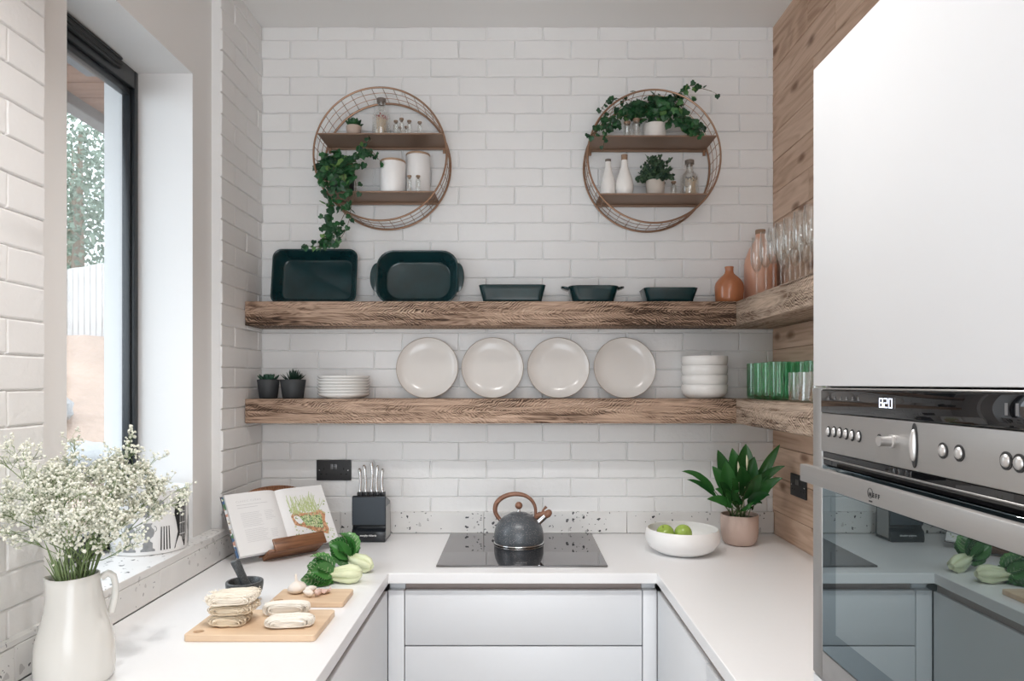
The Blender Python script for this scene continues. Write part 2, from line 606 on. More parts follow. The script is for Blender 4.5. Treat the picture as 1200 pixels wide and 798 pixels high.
MAT['black_glass'] = m_mirror_dark('black_glass', (0.006, 0.006, 0.007), 0.03, (0.75, 0.75, 0.75))
MAT['hob_glass'] = m_mirror_dark('hob_glass', (0.006, 0.006, 0.007), 0.18, (0.95, 0.92, 0.92))
MAT['oven_frit'] = m_mirror_dark('oven_door_glass', (0.006, 0.010, 0.012), 0.15, (0.72, 0.86, 0.92))
MAT['oven_window'] = m_mirror_dark('oven_inner_window', (0.03, 0.038, 0.04), 0.25, (0.80, 0.92, 0.95))
MAT['print_black'] = simple('black_print', (0.012, 0.012, 0.013), 0.5)
MAT['print_grey'] = simple('grey_print', (0.42, 0.42, 0.43), 0.6)
MAT['print_white'] = simple('white_print', (0.85, 0.85, 0.85), 0.5)
MAT['led'] = emit('led_digits', (0.75, 0.82, 1.0), 2.2)
MAT['ivy'] = leaf_mat('ivy_leaf', (0.007, 0.040, 0.018), (0.035, 0.15, 0.045), 0.38)
MAT['ivy_light'] = leaf_mat('ivy_young_leaf', (0.05, 0.17, 0.05), (0.20, 0.34, 0.09), 0.45)
MAT['lily'] = leaf_mat('lily_leaf', (0.010, 0.065, 0.018), (0.08, 0.27, 0.065), 0.24)
MAT['bushy'] = leaf_mat('bushy_leaf', (0.012, 0.045, 0.03), (0.12, 0.20, 0.11), 0.5)
MAT['succ'] = simple('succulent_leaf', (0.020, 0.075, 0.045), 0.45, var=0.4, vscale=40)
MAT['succ_dark'] = simple('dark_succulent_leaf', (0.010, 0.035, 0.020), 0.45, var=0.3, vscale=40)
MAT['stem'] = simple('green_stem', (0.10, 0.16, 0.05), 0.6)
MAT['vine'] = simple('brown_vine', (0.14, 0.10, 0.06), 0.7)
MAT['soil'] = simple('potting_soil', (0.03, 0.022, 0.016), 0.9, bump=0.004, bscale=120)
MAT['dark_pot'] = simple('charcoal_pot', (0.040, 0.044, 0.048), 0.6, bump=0.0008, bscale=60, var=0.2, vscale=30)
MAT['black_pot'] = simple('black_pot', (0.012, 0.014, 0.016), 0.5)
MAT['beige_pot'] = simple('beige_clay_pot', (0.50, 0.40, 0.335), 0.7, bump=0.0008, bscale=80)
MAT['stone_pot'] = simple('stone_pot', (0.52, 0.47, 0.42), 0.7, bump=0.0008, bscale=80)
MAT['white_pot'] = simple('white_pot', (0.78, 0.75, 0.715), 0.35)
MAT['match_wood'] = simple('match_wood', (0.74, 0.60, 0.44), 0.7)
MAT['match_red'] = simple('red_match_head', (0.42, 0.03, 0.03), 0.6)
MAT['match_black'] = simple('black_match_head', (0.015, 0.014, 0.014), 0.6)
MAT['lid_wood'] = m_wood('lid_wood', (0.30, 0.19, 0.12), (0.46, 0.31, 0.20), (20, 60, 60))
MAT['bamboo'] = m_strips('bamboo_board', (0.66, 0.47, 0.31), (0.78, 0.60, 0.43), 0.022)
MAT['hole'] = simple('board_hole', (0.30, 0.17, 0.10), 0.8)
MAT['walnut'] = m_wood('walnut_stand', (0.10, 0.040, 0.018), (0.34, 0.155, 0.075), (4, 40, 40), 0.35, 1.5)
MAT['kettle_wood'] = m_wood('kettle_wood', (0.15, 0.062, 0.035), (0.33, 0.165, 0.10), (30, 30, 30), 0.4)
MAT['kettle'] = m_speckle('speckled_grey_enamel', (0.088, 0.099, 0.110), (0.45, 0.41, 0.42), 300.0, 0.32, 0.66, 0.30)
MAT['granite'] = m_speckle('dark_granite', (0.055, 0.062, 0.066), (0.16, 0.17, 0.18), 500.0, 0.3, 0.6, 0.4)
MAT['granite_light'] = simple('worn_granite', (0.30, 0.32, 0.33), 0.7, var=0.15, vscale=60)
MAT['garlic'] = simple('garlic_skin', (0.80, 0.73, 0.66), 0.45, var=0.08, vscale=50)
MAT['garlic_pink'] = simple('garlic_husk', (0.66, 0.47, 0.40), 0.5, var=0.12, vscale=60)
MAT['noodle'] = simple('rice_noodle', (0.86, 0.80, 0.70), 0.5)
MAT['noodle_tan'] = simple('tan_noodle', (0.78, 0.68, 0.53), 0.5)
MAT['noodle_pale'] = simple('pale_noodle', (0.86, 0.82, 0.745), 0.45, bump=0.0008, bscale=200, stretch=(1, 8, 8))
MAT['bok_leaf'] = leaf_mat('bok_choy_leaf', (0.018, 0.12, 0.022), (0.13, 0.36, 0.09), 0.28)
MAT['bok_stem'] = simple('bok_choy_stem', (0.70, 0.74, 0.50), 0.3, var=0.1, vscale=30, stretch=(1, 6, 6))
MAT['apple'] = simple('green_apple', (0.36, 0.50, 0.10), 0.22, var=0.3, vscale=18)
MAT['page'] = simple('book_page', (0.84, 0.84, 0.84), 0.55)
MAT['cover'] = simple('book_cover', (0.10, 0.10, 0.11), 0.5)
MAT['pages_side'] = simple('page_block', (0.80, 0.79, 0.77), 0.7, var=0.08, vscale=200, stretch=(1, 60, 1))
MAT['print_strip'] = m_cells('colour_page_print', [(0.75, 0.77, 0.8), (0.08, 0.16, 0.30), (0.10, 0.22, 0.12), (0.62, 0.36, 0.28), (0.80, 0.78, 0.72), (0.30, 0.22, 0.16)], 85)
MAT['toast'] = m_cells('toast_print', [(0.60, 0.30, 0.16), (0.70, 0.42, 0.25), (0.42, 0.22, 0.12)], 160)
MAT['herb'] = m_cells('herb_print', [(0.20, 0.36, 0.12), (0.45, 0.56, 0.25), (0.10, 0.16, 0.08), (0.55, 0.62, 0.38), (0.70, 0.70, 0.45)], 260)
MAT['sprout'] = simple('sprout_print', (0.52, 0.60, 0.30), 0.6)
MAT['text_grey'] = simple('grey_text', (0.60, 0.60, 0.61), 0.6)
MAT['gyp_flower'] = simple('gypsophila_flower', (0.74, 0.75, 0.66), 0.7)
MAT['gyp_stem'] = simple('gypsophila_stem', (0.17, 0.24, 0.10), 0.6)
MAT['tin'] = simple('white_enamel_tin', (0.83, 0.83, 0.83), 0.25)
MAT['tree'] = leaf_mat('garden_leaf', (0.10, 0.14, 0.10), (0.24, 0.29, 0.23), 0.6)
MAT['bark'] = simple('bark', (0.20, 0.15, 0.11), 0.9)
MAT['fence'] = simple('pale_fence', (0.42, 0.40, 0.385), 0.8, var=0.12, vscale=6)
MAT['earth'] = simple('dry_earth', (0.31, 0.225, 0.175), 0.9, bump=0.06, bscale=4, var=0.25, vscale=3)
MAT['rock'] = simple('pale_rock', (0.28, 0.28, 0.28), 0.85, bump=0.03, bscale=8)
MAT['paving'] = simple('grey_paving', (0.15, 0.16, 0.17), 0.7, var=0.1, vscale=2)
MAT['soffit'] = m_wood('cedar_soffit', (0.33, 0.16, 0.10), (0.50, 0.28, 0.18), (3, 30, 30), 0.5)
MAT['fascia'] = simple('grey_fascia', (0.30, 0.27, 0.25), 0.6)
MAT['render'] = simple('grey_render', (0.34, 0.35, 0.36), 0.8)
# ------------------------------------------------------------------ the room
XL_BRICK, XL_PLAIN, XR = -1.08, -1.12, 1.083
YB = 2.945                 # face of the back bricks
ZC = 3.05                  # ceiling
ZT = 0.91                  # worktop
COURSE, BRICK, Z_LINE = 0.0773, 0.2378, 2.9936
Y_REAR = -2.6


def top(o, label, cat):
    o['kind'] = 'structure'
    o['label'] = label
    o['category'] = cat
    return o


def lay_bricks(m, fr, u0, u1, z0, z1, u_joint, seed, depth=0.0065, gap=0.0042):
    """fr(u, n, z) -> world point, n = height out of the mortar"""
    rnd = random.Random(seed)
    k0 = int(math.floor((Z_LINE - z1) / COURSE)) - 1
    k1 = int(math.ceil((Z_LINE - z0) / COURSE)) + 1
    for k in range(k0, k1):
        zt, zb = Z_LINE - k * COURSE, Z_LINE - (k + 1) * COURSE
        zt2, zb2 = min(zt, z1 + gap / 2), max(zb, z0 - gap / 2)
        if zt2 - zb2 < 0.012:
            continue
        uj = u_joint + (0.0 if k % 2 == 0 else BRICK / 2)
        a = uj + math.floor((u0 - uj) / BRICK) * BRICK
        while a < u1:
            p, q = max(a, u0 - gap / 2), min(a + BRICK, u1 + gap / 2)
            a += BRICK
            if q - p < 0.014:
                continue
            x0, x1, y0, y1 = p + gap / 2, q - gap / 2, zb2 + gap / 2, zt2 - gap / 2
            nx = max(2, int((x1 - x0) / 0.035))
            base = []
            for i in range(nx):
                base.append((x0 + (x1 - x0) * i / nx, y0))
            for i in range(2):
                base.append((x1, y0 + (y1 - y0) * i / 2))
            for i in range(nx):
                base.append((x1 - (x1 - x0) * i / nx, y1))
            for i in range(2):
                base.append((x0, y1 - (y1 - y0) * i / 2))
            jit = [(rnd.gauss(0, 0.0007), rnd.gauss(0, 0.0007)) for _ in base]
            d0 = depth + rnd.gauss(0, 0.0007)
            tu, tv = rnd.gauss(0, 0.005), rnd.gauss(0, 0.010)
            cx, cy = (x0 + x1) / 2, (y0 + y1) / 2
            loops = []
            for ins, hh in ((-0.0019, -0.001), (0.0, 0.45), (0.0010, 0.82), (0.0032, 1.0)):
                lp = []
                for (bx, by), (jx, jy) in zip(base, jit):
                    sx = 1 if bx < cx - (x1 - x0) / 2 + 1e-4 else (-1 if bx > cx + (x1 - x0) / 2 - 1e-4 else 0)
                    sy = 1 if by < cy - (y1 - y0) / 2 + 1e-4 else (-1 if by > cy + (y1 - y0) / 2 - 1e-4 else 0)
                    u = bx + jx + sx * ins
                    z = by + jy + sy * ins
                    n = (d0 + (u - cx) * tu + (z - cy) * tv) * hh if hh > 0 else -0.001
                    lp.append(fr(u, n, z))
                loops.append(lp)
            m.loft(loops, False, True)


# back wall
m = M()
m.box(-1.45, 1.40, YB + 0.0065, YB + 0.30, 0.0, ZC + 0.05)
lay_bricks(m, lambda u, n, z: (u, YB + 0.0065 - n, z), -1.09, 1.085, 0.93, ZC, -0.9613, 1)
top(m.build('wall_back', MAT['brick'], None, 20), 'white painted brick wall facing the camera behind the shelves', 'wall')

# left wall: plaster with the window opening, brick at its two ends
W_Y0, W_Y1, W_Z0, W_Z1, W_XO = 1.73, 2.40, 1.000, 2.61, -1.425
m = M()
XP = XL_PLAIN
m.box(W_XO, XP, Y_REAR, W_Y0, 0, ZC + .05)
m.box(W_XO, XP, W_Y1, YB + .02, 0, ZC + .05)
m.box(W_XO, XP, W_Y0, W_Y1, 0, W_Z0 - .012)
m.box(W_XO, XP, W_Y0, W_Y1, W_Z1, ZC + .05)
wl = top(m.build('wall_left', MAT['plaster'], None, 30), 'white left wall with deep window reveal and painted brick ends', 'wall')
for ya, yb, sd, uj in ((2.545, YB, 3, 2.545 - BRICK * .5), (Y_REAR, 1.592, 4, 1.592 - BRICK)):
    m = M()
    m.box(XP - .005, XL_BRICK - 0.0065, ya + .004, yb - (0.004 if yb < 2 else -.01), 0.90, ZC + 0.02)
    lay_bricks(m, lambda u, n, z: (XL_BRICK - 0.0065 + n, u, z), ya, yb, 0.93, ZC, uj, sd)
    struct(m.build('brick_facing', MAT['brick'], wl, 20))

# right wall: pale horizontal boards
m = M()
m.box(XR + 0.012, XR + 0.25, Y_REAR, YB + .02, 0, ZC + .05)
rnd = random.Random(5)
z = ZT - 0.02
hs = [0.118, 0.142, 0.128, 0.15, 0.12, 0.135]
k = 0
while z < ZC:
    h = hs[k % 6]
    zt = min(z + h, ZC + 0.02)
    y = YB + 0.01
    first = True
    while y > Y_REAR:
        ln = rnd.uniform(0.35, 1.0) if first else rnd.uniform(0.9, 1.6)
        first = False
        y2 = max(y - ln, Y_REAR)
        m.rbox(XR + rnd.uniform(0, 0.0018), XR + 0.018, y2 + 0.0006, y - 0.0006, z + 0.0008, zt - 0.0008, 0.0016, 1)
        y = y2
    z = zt
    k += 1
top(m.build('wall_right', MAT['cladding'], None, 30), 'right wall clad in pale knotty horizontal boards', 'wall')

# rear wall far behind the camera, wide opening added for sky fill light
m = M()
m.box(-1.45, -1.0, Y_REAR - .2, Y_REAR, 0, ZC + .05)
m.box(1.0, 1.40, Y_REAR - .2, Y_REAR, 0, ZC + .05)
m.box(-1.0, 1.0, Y_REAR - .2, Y_REAR, 2.6, ZC + .05)
top(m.build('wall_rear', MAT['plaster'], None, 30), 'white wall behind the viewer with wide opening added for daylight fill', 'wall')

m = M()
m.box(-1.45, 1.40, Y_REAR - .2, YB + .3, -0.1, 0.0)
top(m.build('floor', MAT['floor'], None, 30), 'oak board floor between the kitchen units', 'floor')
m = M()
m.box(-1.45, 1.40, Y_REAR - .2, YB + .3, ZC, ZC + .12)
top(m.build('ceiling', MAT['ceiling'], None, 30), 'plain white ceiling above the brick wall', 'ceiling')

# window: frame, sash, trickle vent, glass
XF0, XF1 = -1.352, -1.307
win = thing('window_1', 'tall window with anthracite frame in the deep left reveal', 'window', (0, 0, 0))
win['kind'] = 'structure'
m = M()
m.rbox(XF0, XF1, W_Y1 - .022, W_Y1, W_Z0, W_Z1, .003)
m.rbox(XF0, XF1, W_Y0, W_Y0 + .022, W_Z0, W_Z1, .003)
m.rbox(XF0, XF1, W_Y0 + .022, W_Y1 - .022, W_Z1 - .062, W_Z1, .003)
m.rbox(XF0, XF1, W_Y0 + .022, W_Y1 - .022, W_Z0, W_Z0 + .05, .003)
m.build('window_frame', MAT['frame'], win)
m = M()
a, b, c, d = W_Y0 + .022, W_Y1 - .022, W_Z0 + .05, W_Z1 - .062
for y0, y1, z0, z1 in ((b - .011, b - .001, c, d), (a + .001, a + .011, c, d), (a + .011, b - .011, d - .026, d - .001), (a + .011, b - .011, c + .001, c + .026)):
    m.rbox(XF0 + .006, XF1 - .012, y0, y1, z0, z1, .002)
m.build('window_sash', MAT['frame'], win)
m = M()
m.box(XF0 + .018, XF0 + .024, a + .008, b - .008, c + .02, d - .02)
m.build('window_pane', MAT['pane'], win, 0)
m = M()
for i in range(4):
    m.rbox(XF1 + .0005, XF1 + .018 - .003 * (i % 2), W_Y0 + .01, 2.275, W_Z1 - .012 - .0095 * i, W_Z1 - .0035 - .0095 * i, .002, 1)
m.build('trickle_vent', MAT['black_plastic'], win)
m = M()
m.rbox(XF0 + .006, XF1 + .004, W_Y1 - .0005, W_Y1 + .004, W_Z0, W_Z1, .001, 1)

# sill slab
m = M()
m.rbox(XF1 + .001, -1.0572, W_Y0, W_Y1, W_Z0 - .012, W_Z0 + .010, .0015, 1)
m.rbox(XP + .001, -1.0572, W_Y1 + .001, 2.5405, W_Z0 - .012, W_Z0 + .010, .0015, 1)
m.rbox(XP + .001, -1.0572, 1.596, W_Y0 - .001, W_Z0 - .012, W_Z0 + .010, .0015, 1)
top(m.build('trim_1', MAT['terrazzo'], None), 'speckled terrazzo sill slab under the left window', 'window sill')

# terrazzo upstands, 60 cm tiles
m = M()
j = [PX(p, 2.93) for p in (63, 231, 399, 567, 734.7, 903)]
xs = [max(j[i], -1.0548) for i in range(len(j))]
UPZ = 1.0
xs[-1] = XR - .001
for x0, x1 in zip(xs, xs[1:]):
    if x1 - x0 > .02:
        m.rbox(x0 + .0008, x1 - .0008, 2.9285, YB + .007, ZT + .001, UPZ, .0012, 1)
top(m.build('trim_2', MAT['terrazzo'], None), 'speckled terrazzo upstand tiles along the back brick wall', 'upstand')
m = M()
ys = [YB + .005, 2.657, 2.057, 1.462, .86, .26, -.34, -.94]
for y1, y0 in zip(ys, ys[1:]):
    m.rbox(XL_BRICK - .006, -1.0555, y0 + .0008, y1 - .0008, ZT + .001, UPZ - .0125, .0012, 1)
top(m.build('trim_3', MAT['terrazzo'], None), 'speckled terrazzo upstand tiles along the left counter edge', 'upstand')
m = M()
m.rbox(XL_BRICK - .006, -1.0572, 2.5415, YB - .02, UPZ - .0115, UPZ + .0, .0012, 1)
m.rbox(XL_BRICK - .006, -1.0572, -.94, 1.5945, UPZ - .0115, UPZ + .0, .0012, 1)
top(m.build('trim_4', MAT['terrazzo'], None), 'thin terrazzo capping strip on the left upstand', 'upstand')

# ------------------------------------------------------------------ outside
m = M()
m.box(-14, W_XO - .01, -4, 14, -0.1, 0.0)
top(m.build('patio_ground', MAT['paving'], None), 'pale grey paving outside the left window', 'ground')
m = M()
nx, ny = 40, 52


def bank_z(x, y):
    s_ = -.54 * x + .84 * y
    return -.04 + 2.2 * min(1, max(0, (s_ - 6.8) / 3.6)) + .07 * noise.noise(Vector((x * 1.3, y * 1.3, 0))) * min(1, max(0, s_ - 6.8))


vs, fs = [], []
for i in range(nx + 1):
    for k in range(ny + 1):
        x, y = -1.9 - 12.0 * i / nx, 3.0 + 19.0 * k / ny
        vs.append((x, y, bank_z(x, y)))
for i in range(nx):
    for k in range(ny):
        a = i * (ny + 1) + k
        fs.append((a, a + 1, a + ny + 2, a + ny + 1))
m.add(vs, fs)
top(m.build('garden_bank', MAT['earth'], None, 180), 'dry earth bank rising outside beyond the window', 'bank')
fence = thing('garden_fence', 'pale vertical board fence on the earth bank outside', 'fence', (-6.0, 9.86, 2.10), -29.7)
m = M()
m2 = M()
for i in range(44):
    u = -4.2 + i * .15
    a_ = math.radians(-29.7)
    g_ = bank_z(-6.0 + u * math.cos(a_), 9.86 + u * math.sin(a_)) - 2.10
    m.rbox(u - .066, u + .066, -.012, .012, g_ - .12, 1.12 + .02 * R.random(), .004, 1)
for zz in (.25, .90):
    m2.rbox(-4.28, 2.32, .0125, .045, zz, zz + .09, .004, 1)
m.build('fence_boards', MAT['fence'], fence)
m2.build('fence_rail', MAT['fence'], fence)
for k, (x, y, s, lab) in enumerate(((-8.2, 12.9, 1.0, 'pale leafy tree outside directly behind the fence'),
                                    (-11.6, 18.0, 1.3, 'taller hazy tree outside furthest beyond the fence'),
                                    (-7.3, 16.4, .8, 'bushy green tree outside just past the fence end'))):
    tr = thing('garden_tree', lab, 'tree', (x, y, 1.9), 0, 'trees beyond the fence')
    m = M()
    m.tube([(0, 0, -.3), (.05, 0, 1.2), (0, .1, 2.6 * s), (.1, 0, 4.4 * s)], [.16, .13, .09, .03], 8)
    m.build('trunk', MAT['bark'], tr)
    m = M()
    for i in range(5200):
        a, b = R.uniform(0, 2 * PI), R.uniform(-1, 1)
        r = R.random() ** .4
        c = Vector((1.9 * s * r * math.cos(a) * math.sqrt(1 - b * b), 1.9 * s * r * math.sin(a) * math.sqrt(1 - b * b), 3.3 * s + 2.5 * s * r * b))
        q = Euler((R.uniform(0, 6), R.uniform(0, 6), R.uniform(0, 6))).to_matrix().to_4x4()
        h = R.uniform(.05, .11)
        m.add([(0, 0, 0), (h * .5, h * .5, .02), (0, h * 1.3, 0), (-h * .5, h * .5, .02)], [(0, 1, 2), (0, 2, 3)], T(*c) @ q)
    m.build('foliage', MAT['tree'], tr, 0)
for i, (x, y, r, lab) in enumerate(((-5.0, 7.15, .30, 'larger pale boulder outside on the foot of the bank'), (-4.25, 6.75, .27, 'smaller pale boulder outside nearest the window'))):
    m = M()
    m.ell((0, 0, r * .62), r * 1.35, r, r * .7, 18, 12, jit=.16)
    o = tag(m.build('boulder', MAT['rock'], None, 60), lab, 'rock', 'boulders by the bank')
    o.location = (x, y, bank_z(x, y) - .04)
m = M()
m.box(-1.84, W_XO - .005, -.5, 6.2, 2.72, 2.74)
for i in range(46):
    m.rbox(-1.79, W_XO - .008, -.5 + i * .145, -.5 + i * .145 + .142, 2.705, 2.72, .003, 1)
sf = top(m.build('roof_soffit', MAT['soffit'], None), 'timber boarded eaves overhang outside above the window', 'eaves')
m = M()
m.rbox(-1.86, -1.79, -.5, 6.2, 2.66, 2.80, .004, 1)
m.build('fascia', MAT['fascia'], sf)
m = M()
m.box(W_XO - .004, W_XO - .001, 2.42, 6.0, 0, 2.705)
m.box(W_XO - .06, W_XO - .004, W_Y0 - .1, W_Y1 + .0, 2.60, 2.705)
top(m.build('wall_exterior', MAT['render'], None, 30), 'white rendered outer wall beside the window', 'wall')
# ------------------------------------------------------------------ worktop, cabinets, oven
WL, WR, WF = -0.4275, 0.464, 2.312       # inner edges of the U-shaped top
outer = [(-1.0545, -1.0), (WL, -1.0), (WL, WF), (WR, WF), (WR, 1.135), (XR - .002, 1.135), (XR - .002, 2.9275), (-1.0545, 2.9275)]
bm = bmesh.new()
vs = [bm.verts.new((x, y, ZT - .035)) for x, y in outer]
f = bm.faces.new(vs)
r = bmesh.ops.extrude_face_region(bm, geom=[f])
for v in r['geom']:
    if isinstance(v, bmesh.types.BMVert):
        v.co.z = ZT
bmesh.ops.recalc_face_normals(bm, faces=bm.faces)
bmesh.ops.bevel(bm, geom=list(bm.edges), offset=.0022, segments=2, profile=.5, affect='EDGES')
me = bpy.data.meshes.new('worktop')
bm.to_mesh(me)
bm.free()
me.materials.append(MAT['quartz'])
wt = bpy.data.objects.new('worktop', me)
COL.objects.link(wt)
tag(wt, 'white quartz U-shaped kitchen worktop', 'worktop')

# back drawer unit: fronts face -Y
FY = 2.335
ZD = 0.846
un = thing('drawer_cabinet', 'white handleless drawer cabinet under the hob', 'cabinet', (0.0215, FY, 0))
X0, X1 = -.378 - .0215, .421 - .0215
m = M()
m.box(X0 + .002, X1 - .002, .022, .59, .12, .868)
m.build('carcass', MAT['carcass'], un)
m = M()
m.rbox(X0, X1, .012, .0215, ZD - .03, .872, .001, 1)
m.rbox(X0, X1, .0, .012, ZD - .034, ZD - .03, .001, 1)
m.build('finger_channel', MAT['channel'], un)
for z0, z1 in ((.662, ZD), (.375, .657), (.125, .370)):
    m = M()
    m.rbox(X0 + .0015, X1 - .0015, -.0005, .011, z0, z1 - (.0 if z1 < ZD else .0), .0015, 2)
    if z1 == ZD:
        m = M()
        m.rbox(X0 + .0015, X1 - .0015, -.019, -.0005, z0, z1, .0015, 2)
    else:
        m = M()
        m.rbox(X0 + .0015, X1 - .0015, -.019, -.0005, z0, z1, .0015, 2)
    m.build('drawer', MAT['cabinet'], un)
m = M()
m.box(X0, X1, .05, .07, .0, .12)
m.build('plinth', MAT['cabinet'], un)
un.location.y = FY + .019

# corner posts
CL, CR = WL - .0065, WR + .0060
for x0, x1, lab in ((CL + .0008, -.3795, 'narrow white corner filler left of the drawers'), (.4225, CR - .0008, 'narrow white corner filler right of the drawers')):
    m = M()
    m.rbox(x0, x1, FY, FY + .03, .0, ZD, .0015, 2)
    m.rbox(x0, x1, FY + .03, FY + .04, ZD - .03, .872, .001, 1)
    tag(m.build('corner_filler', MAT['cabinet'], None), lab, 'filler panel', 'corner fillers')

# side units
def side_unit(name, label, root_loc, rz, L, doors):
    t = thing(name, label, 'cabinet', root_loc, rz)
    m = M()
    m.box(.0, L, .022, .57, .12, .868)
    m.build('carcass', MAT['carcass'], t)
    m = M()
    m.rbox(0, L, .012, .0215, ZD - .03, .872, .001, 1)
    m.build('finger_channel', MAT['channel'], t)
    for a, b in zip(doors, doors[1:]):
        m = M()
        m.rbox(a + .0015, b - .0015, 0, .019, .125, ZD, .0015, 2)
        m.build('door', MAT['cabinet'], t)
    m = M()
    m.box(0, L, .05, .07, 0, .12)
    m.build('plinth', MAT['cabinet'], t)
    return t


side_unit('base_cabinet', 'white handleless base cabinet run under the left counter', (CL, -.95, 0), 90, 3.28, [0, .6, 1.2, 1.8, 2.39, 2.50, 3.28])
side_unit('base_cabinet', 'white handleless base cabinet run under the right counter', (CR, 2.33, 0), -90, 1.185, [0, .6, 1.185])

# ---- tall housing around the oven (front faces -X): local x runs towards the camera
OY, OX, OZ = 1.13, .481, 1.0745
hs_ = thing('oven_housing', 'tall white cabinet housing the oven at right', 'cabinet', (OX, OY, 0), -90)
m = M()
m.box(.0, .018, .0205, .60, 0, 2.049)
m.box(.577, .595, .0205, .60, 0, 2.049)
m.box(.018, .577, .0205, .60, 2.031, 2.049)
m.box(.018, .577, .58, .60, 0, 2.031)
m.box(.018, .577, .0205, .58, OZ - .02, OZ - .0015)
m.box(.018, .577, .0205, .58, OZ + .4605, OZ + .478)
m.build('carcass', MAT['cabinet'], hs_)
m = M()
m.rbox(.0, .595, 0, .019, OZ + .4612, 2.049, .0015, 2)
m.build('door', MAT['cabinet'], hs_)
m = M()
m.rbox(.0, .595, 0, .019, .12, OZ - .003, .0015, 2)
m.build('door', MAT['cabinet'], hs_)

ov = thing('oven', 'built-in stainless steel oven with dark glass door', 'oven', (OX, OY, OZ), -90)
m = M()
m.box(.02, .575, .021, .55, .006, .45)
m.build('body', MAT['black_matt'], ov)
m = M()
m.rbox(.001, .0345, -.001, .02, .0, .4585, .0015, 2)
m.rbox(.0345, .594, -.001, .02, .4555, .4585, .001, 1)
m.build('side_trim', MAT['steel'], ov)
m = M()
m.rbox(.0352, .594, -.003, .02, .3595, .4195, .002, 2)
m.build('control_panel', MAT['steel'], ov)
m = M()
m.rbox(.0352, .594, -.003, .02, .4202, .4552, .0015, 2)
disp = m.build('display_panel', MAT['black_glass'], ov)


MAT['print_dim'] = simple('dim_print', (.16, .16, .165), .5)


def seg7(m, ch, x, z, w, h, y):
    S = {'8': 'abcdefg', '2': 'abdeg', '0': 'abcdef'}[ch]
    t_ = .0013
    g = {'a': (x, x + w, z + h - t_, z + h), 'd': (x, x + w, z, z + t_), 'g': (x, x + w, z + h / 2 - t_ / 2, z + h / 2 + t_ / 2),
         'f': (x, x + t_, z + h / 2, z + h), 'e': (x, x + t_, z, z + h / 2), 'b': (x + w - t_, x + w, z + h / 2, z + h), 'c': (x + w - t_, x + w, z, z + h / 2)}
    for k_ in S:
        a_ = g[k_]
        m.box(a_[0], a_[1], y - .0004, y, a_[2], a_[3])


def olx(px):
    return OY - F * OX / (px - CX)


m = M()
xa = olx(1033.2)
for i, ch in enumerate('820'):
    seg7(m, ch, xa + i * .0115, .4335, .0088, .0125, -.0031)
m.build('clock_digits', MAT['led'], disp, 0)
for i in range(6):
    m = M()
    xx = olx(973.6 + i * 7.0)
    m.box(xx - .003, xx + .003, -.0034, -.003, .441, .4425)
    m.box(xx - .001, xx + .001, -.0034, -.003, .4426, .446)
    m.build('display_icon', MAT['print_dim'], disp, 0)
m = M()
xx = olx(1051.5)
m.box(xx, xx + .0012, -.0034, -.003, .433, .447)
m.build('display_line', MAT['print_dim'], disp, 0)
for px in (1183, 1196):
    m = M()
    xx = olx(px)
    m.box(xx - .002, xx + .002, -.0034, -.003, .434, .446)
    m.build('display_icon', MAT['print_dim'], disp, 0)


MAT['satin'] = simple('satin_steel', (.62, .61, .60), .38, 1.0)
MAT['dark_metal'] = simple('dark_nickel', (.16, .16, .165), .4, .8)


def button(px, py, rx, rz_, dep=.004, name='button'):
    d = F * OX / (px - CX)
    m = M()
    m.ell((0, 0, 0), rx, dep, rz_, 16, 8)
    o = m.build(name, MAT['satin'], ov)
    o.location = (OY - d, -.004, CZ - (py - CY) * d / F - OZ)
    m = M()
    m.lathe([(rx * 1.35, 0), (rx * 1.35, .0012), (rx, .0012)], 20, mtx=RX(90))
    c = m.build('button_ring', MAT['black_matt'], o)
    c.location = (0, .001, 0)
    c.scale = (1, 1, rz_ / rx)
    return o


for px, py in ((973.6, 505.6), (980.4, 506), (987.2, 507), (994.4, 508.4), (1001.6, 510), (1009.6, 511.4)):
    button(px, py, .0042, .0062)
button(1033.5, 516, .0042, .0062)
for px, py in ((1108.6, 528), (1127.8, 531), (1183.4, 540), (1199.0, 543)):
    button(px, py, .0064, .0068)
button(1075, 522, .0048, .0200, .006, 'lever')
m = M()
m.lathe([(0, 0), (.0085, 0), (.0085, .003), (.0068, .004), (.0062, .015), (.0066, .0165), (.0066, .018), (0, .0185)], 24, mtx=RX(90))
kn = m.build('control_knob', MAT['satin'], ov)
d = F * OX / (1049 - CX)
kn.location = (OY - d, -.003, CZ - (517 - CY) * d / F - OZ)

# door of the oven
m = M()
m.rbox(.0355, .594, .001, .02, .3385, .3588, .001, 1)
m.build('vent_slot', MAT['black_glass'], ov)
m = M()
m.rbox(.0355, .594, -.0015, .0005, .3475, .3500, .0008, 1)
m.build('vent_trim', MAT['steel'], ov)
m = M()
m.rbox(.0345, .594, -.001, .02, 0, .0445, .0015, 2)
m.rbox(.5605, .594, -.001, .02, .0445, .338, .0015, 2)
dr = m.build('door', MAT['steel'], ov)
m = M()
m.rbox(.0352, .5598, -.0002, .012, .0452, .3375, .001, 1)
gl = m.build('door_glass', MAT['oven_frit'], dr)
m = M()
m.box(.082, .52, -.0008, -.0003, .086, .30)
m.build('inner_window', MAT['oven_window'], gl, 0)
m = M()
m.rbox(.030, .575, -.034, -.022, .3120, .3385, .0015, 2)
m.rbox(.060, .085, -.023, -.0005, .316, .334, .001, 1)
m.rbox(.510, .535, -.023, -.0005, .316, .334, .001, 1)
hd = m.build('handle', MAT['steel'], dr)
m = M()
d = .452 * F / (1024.5 - CX)
lx = OY - d
m.ring((lx, -.0342, .3265), .0062, .0004, 28, 6, 'Y')
m.build('logo_ring', MAT['print_black'], hd)
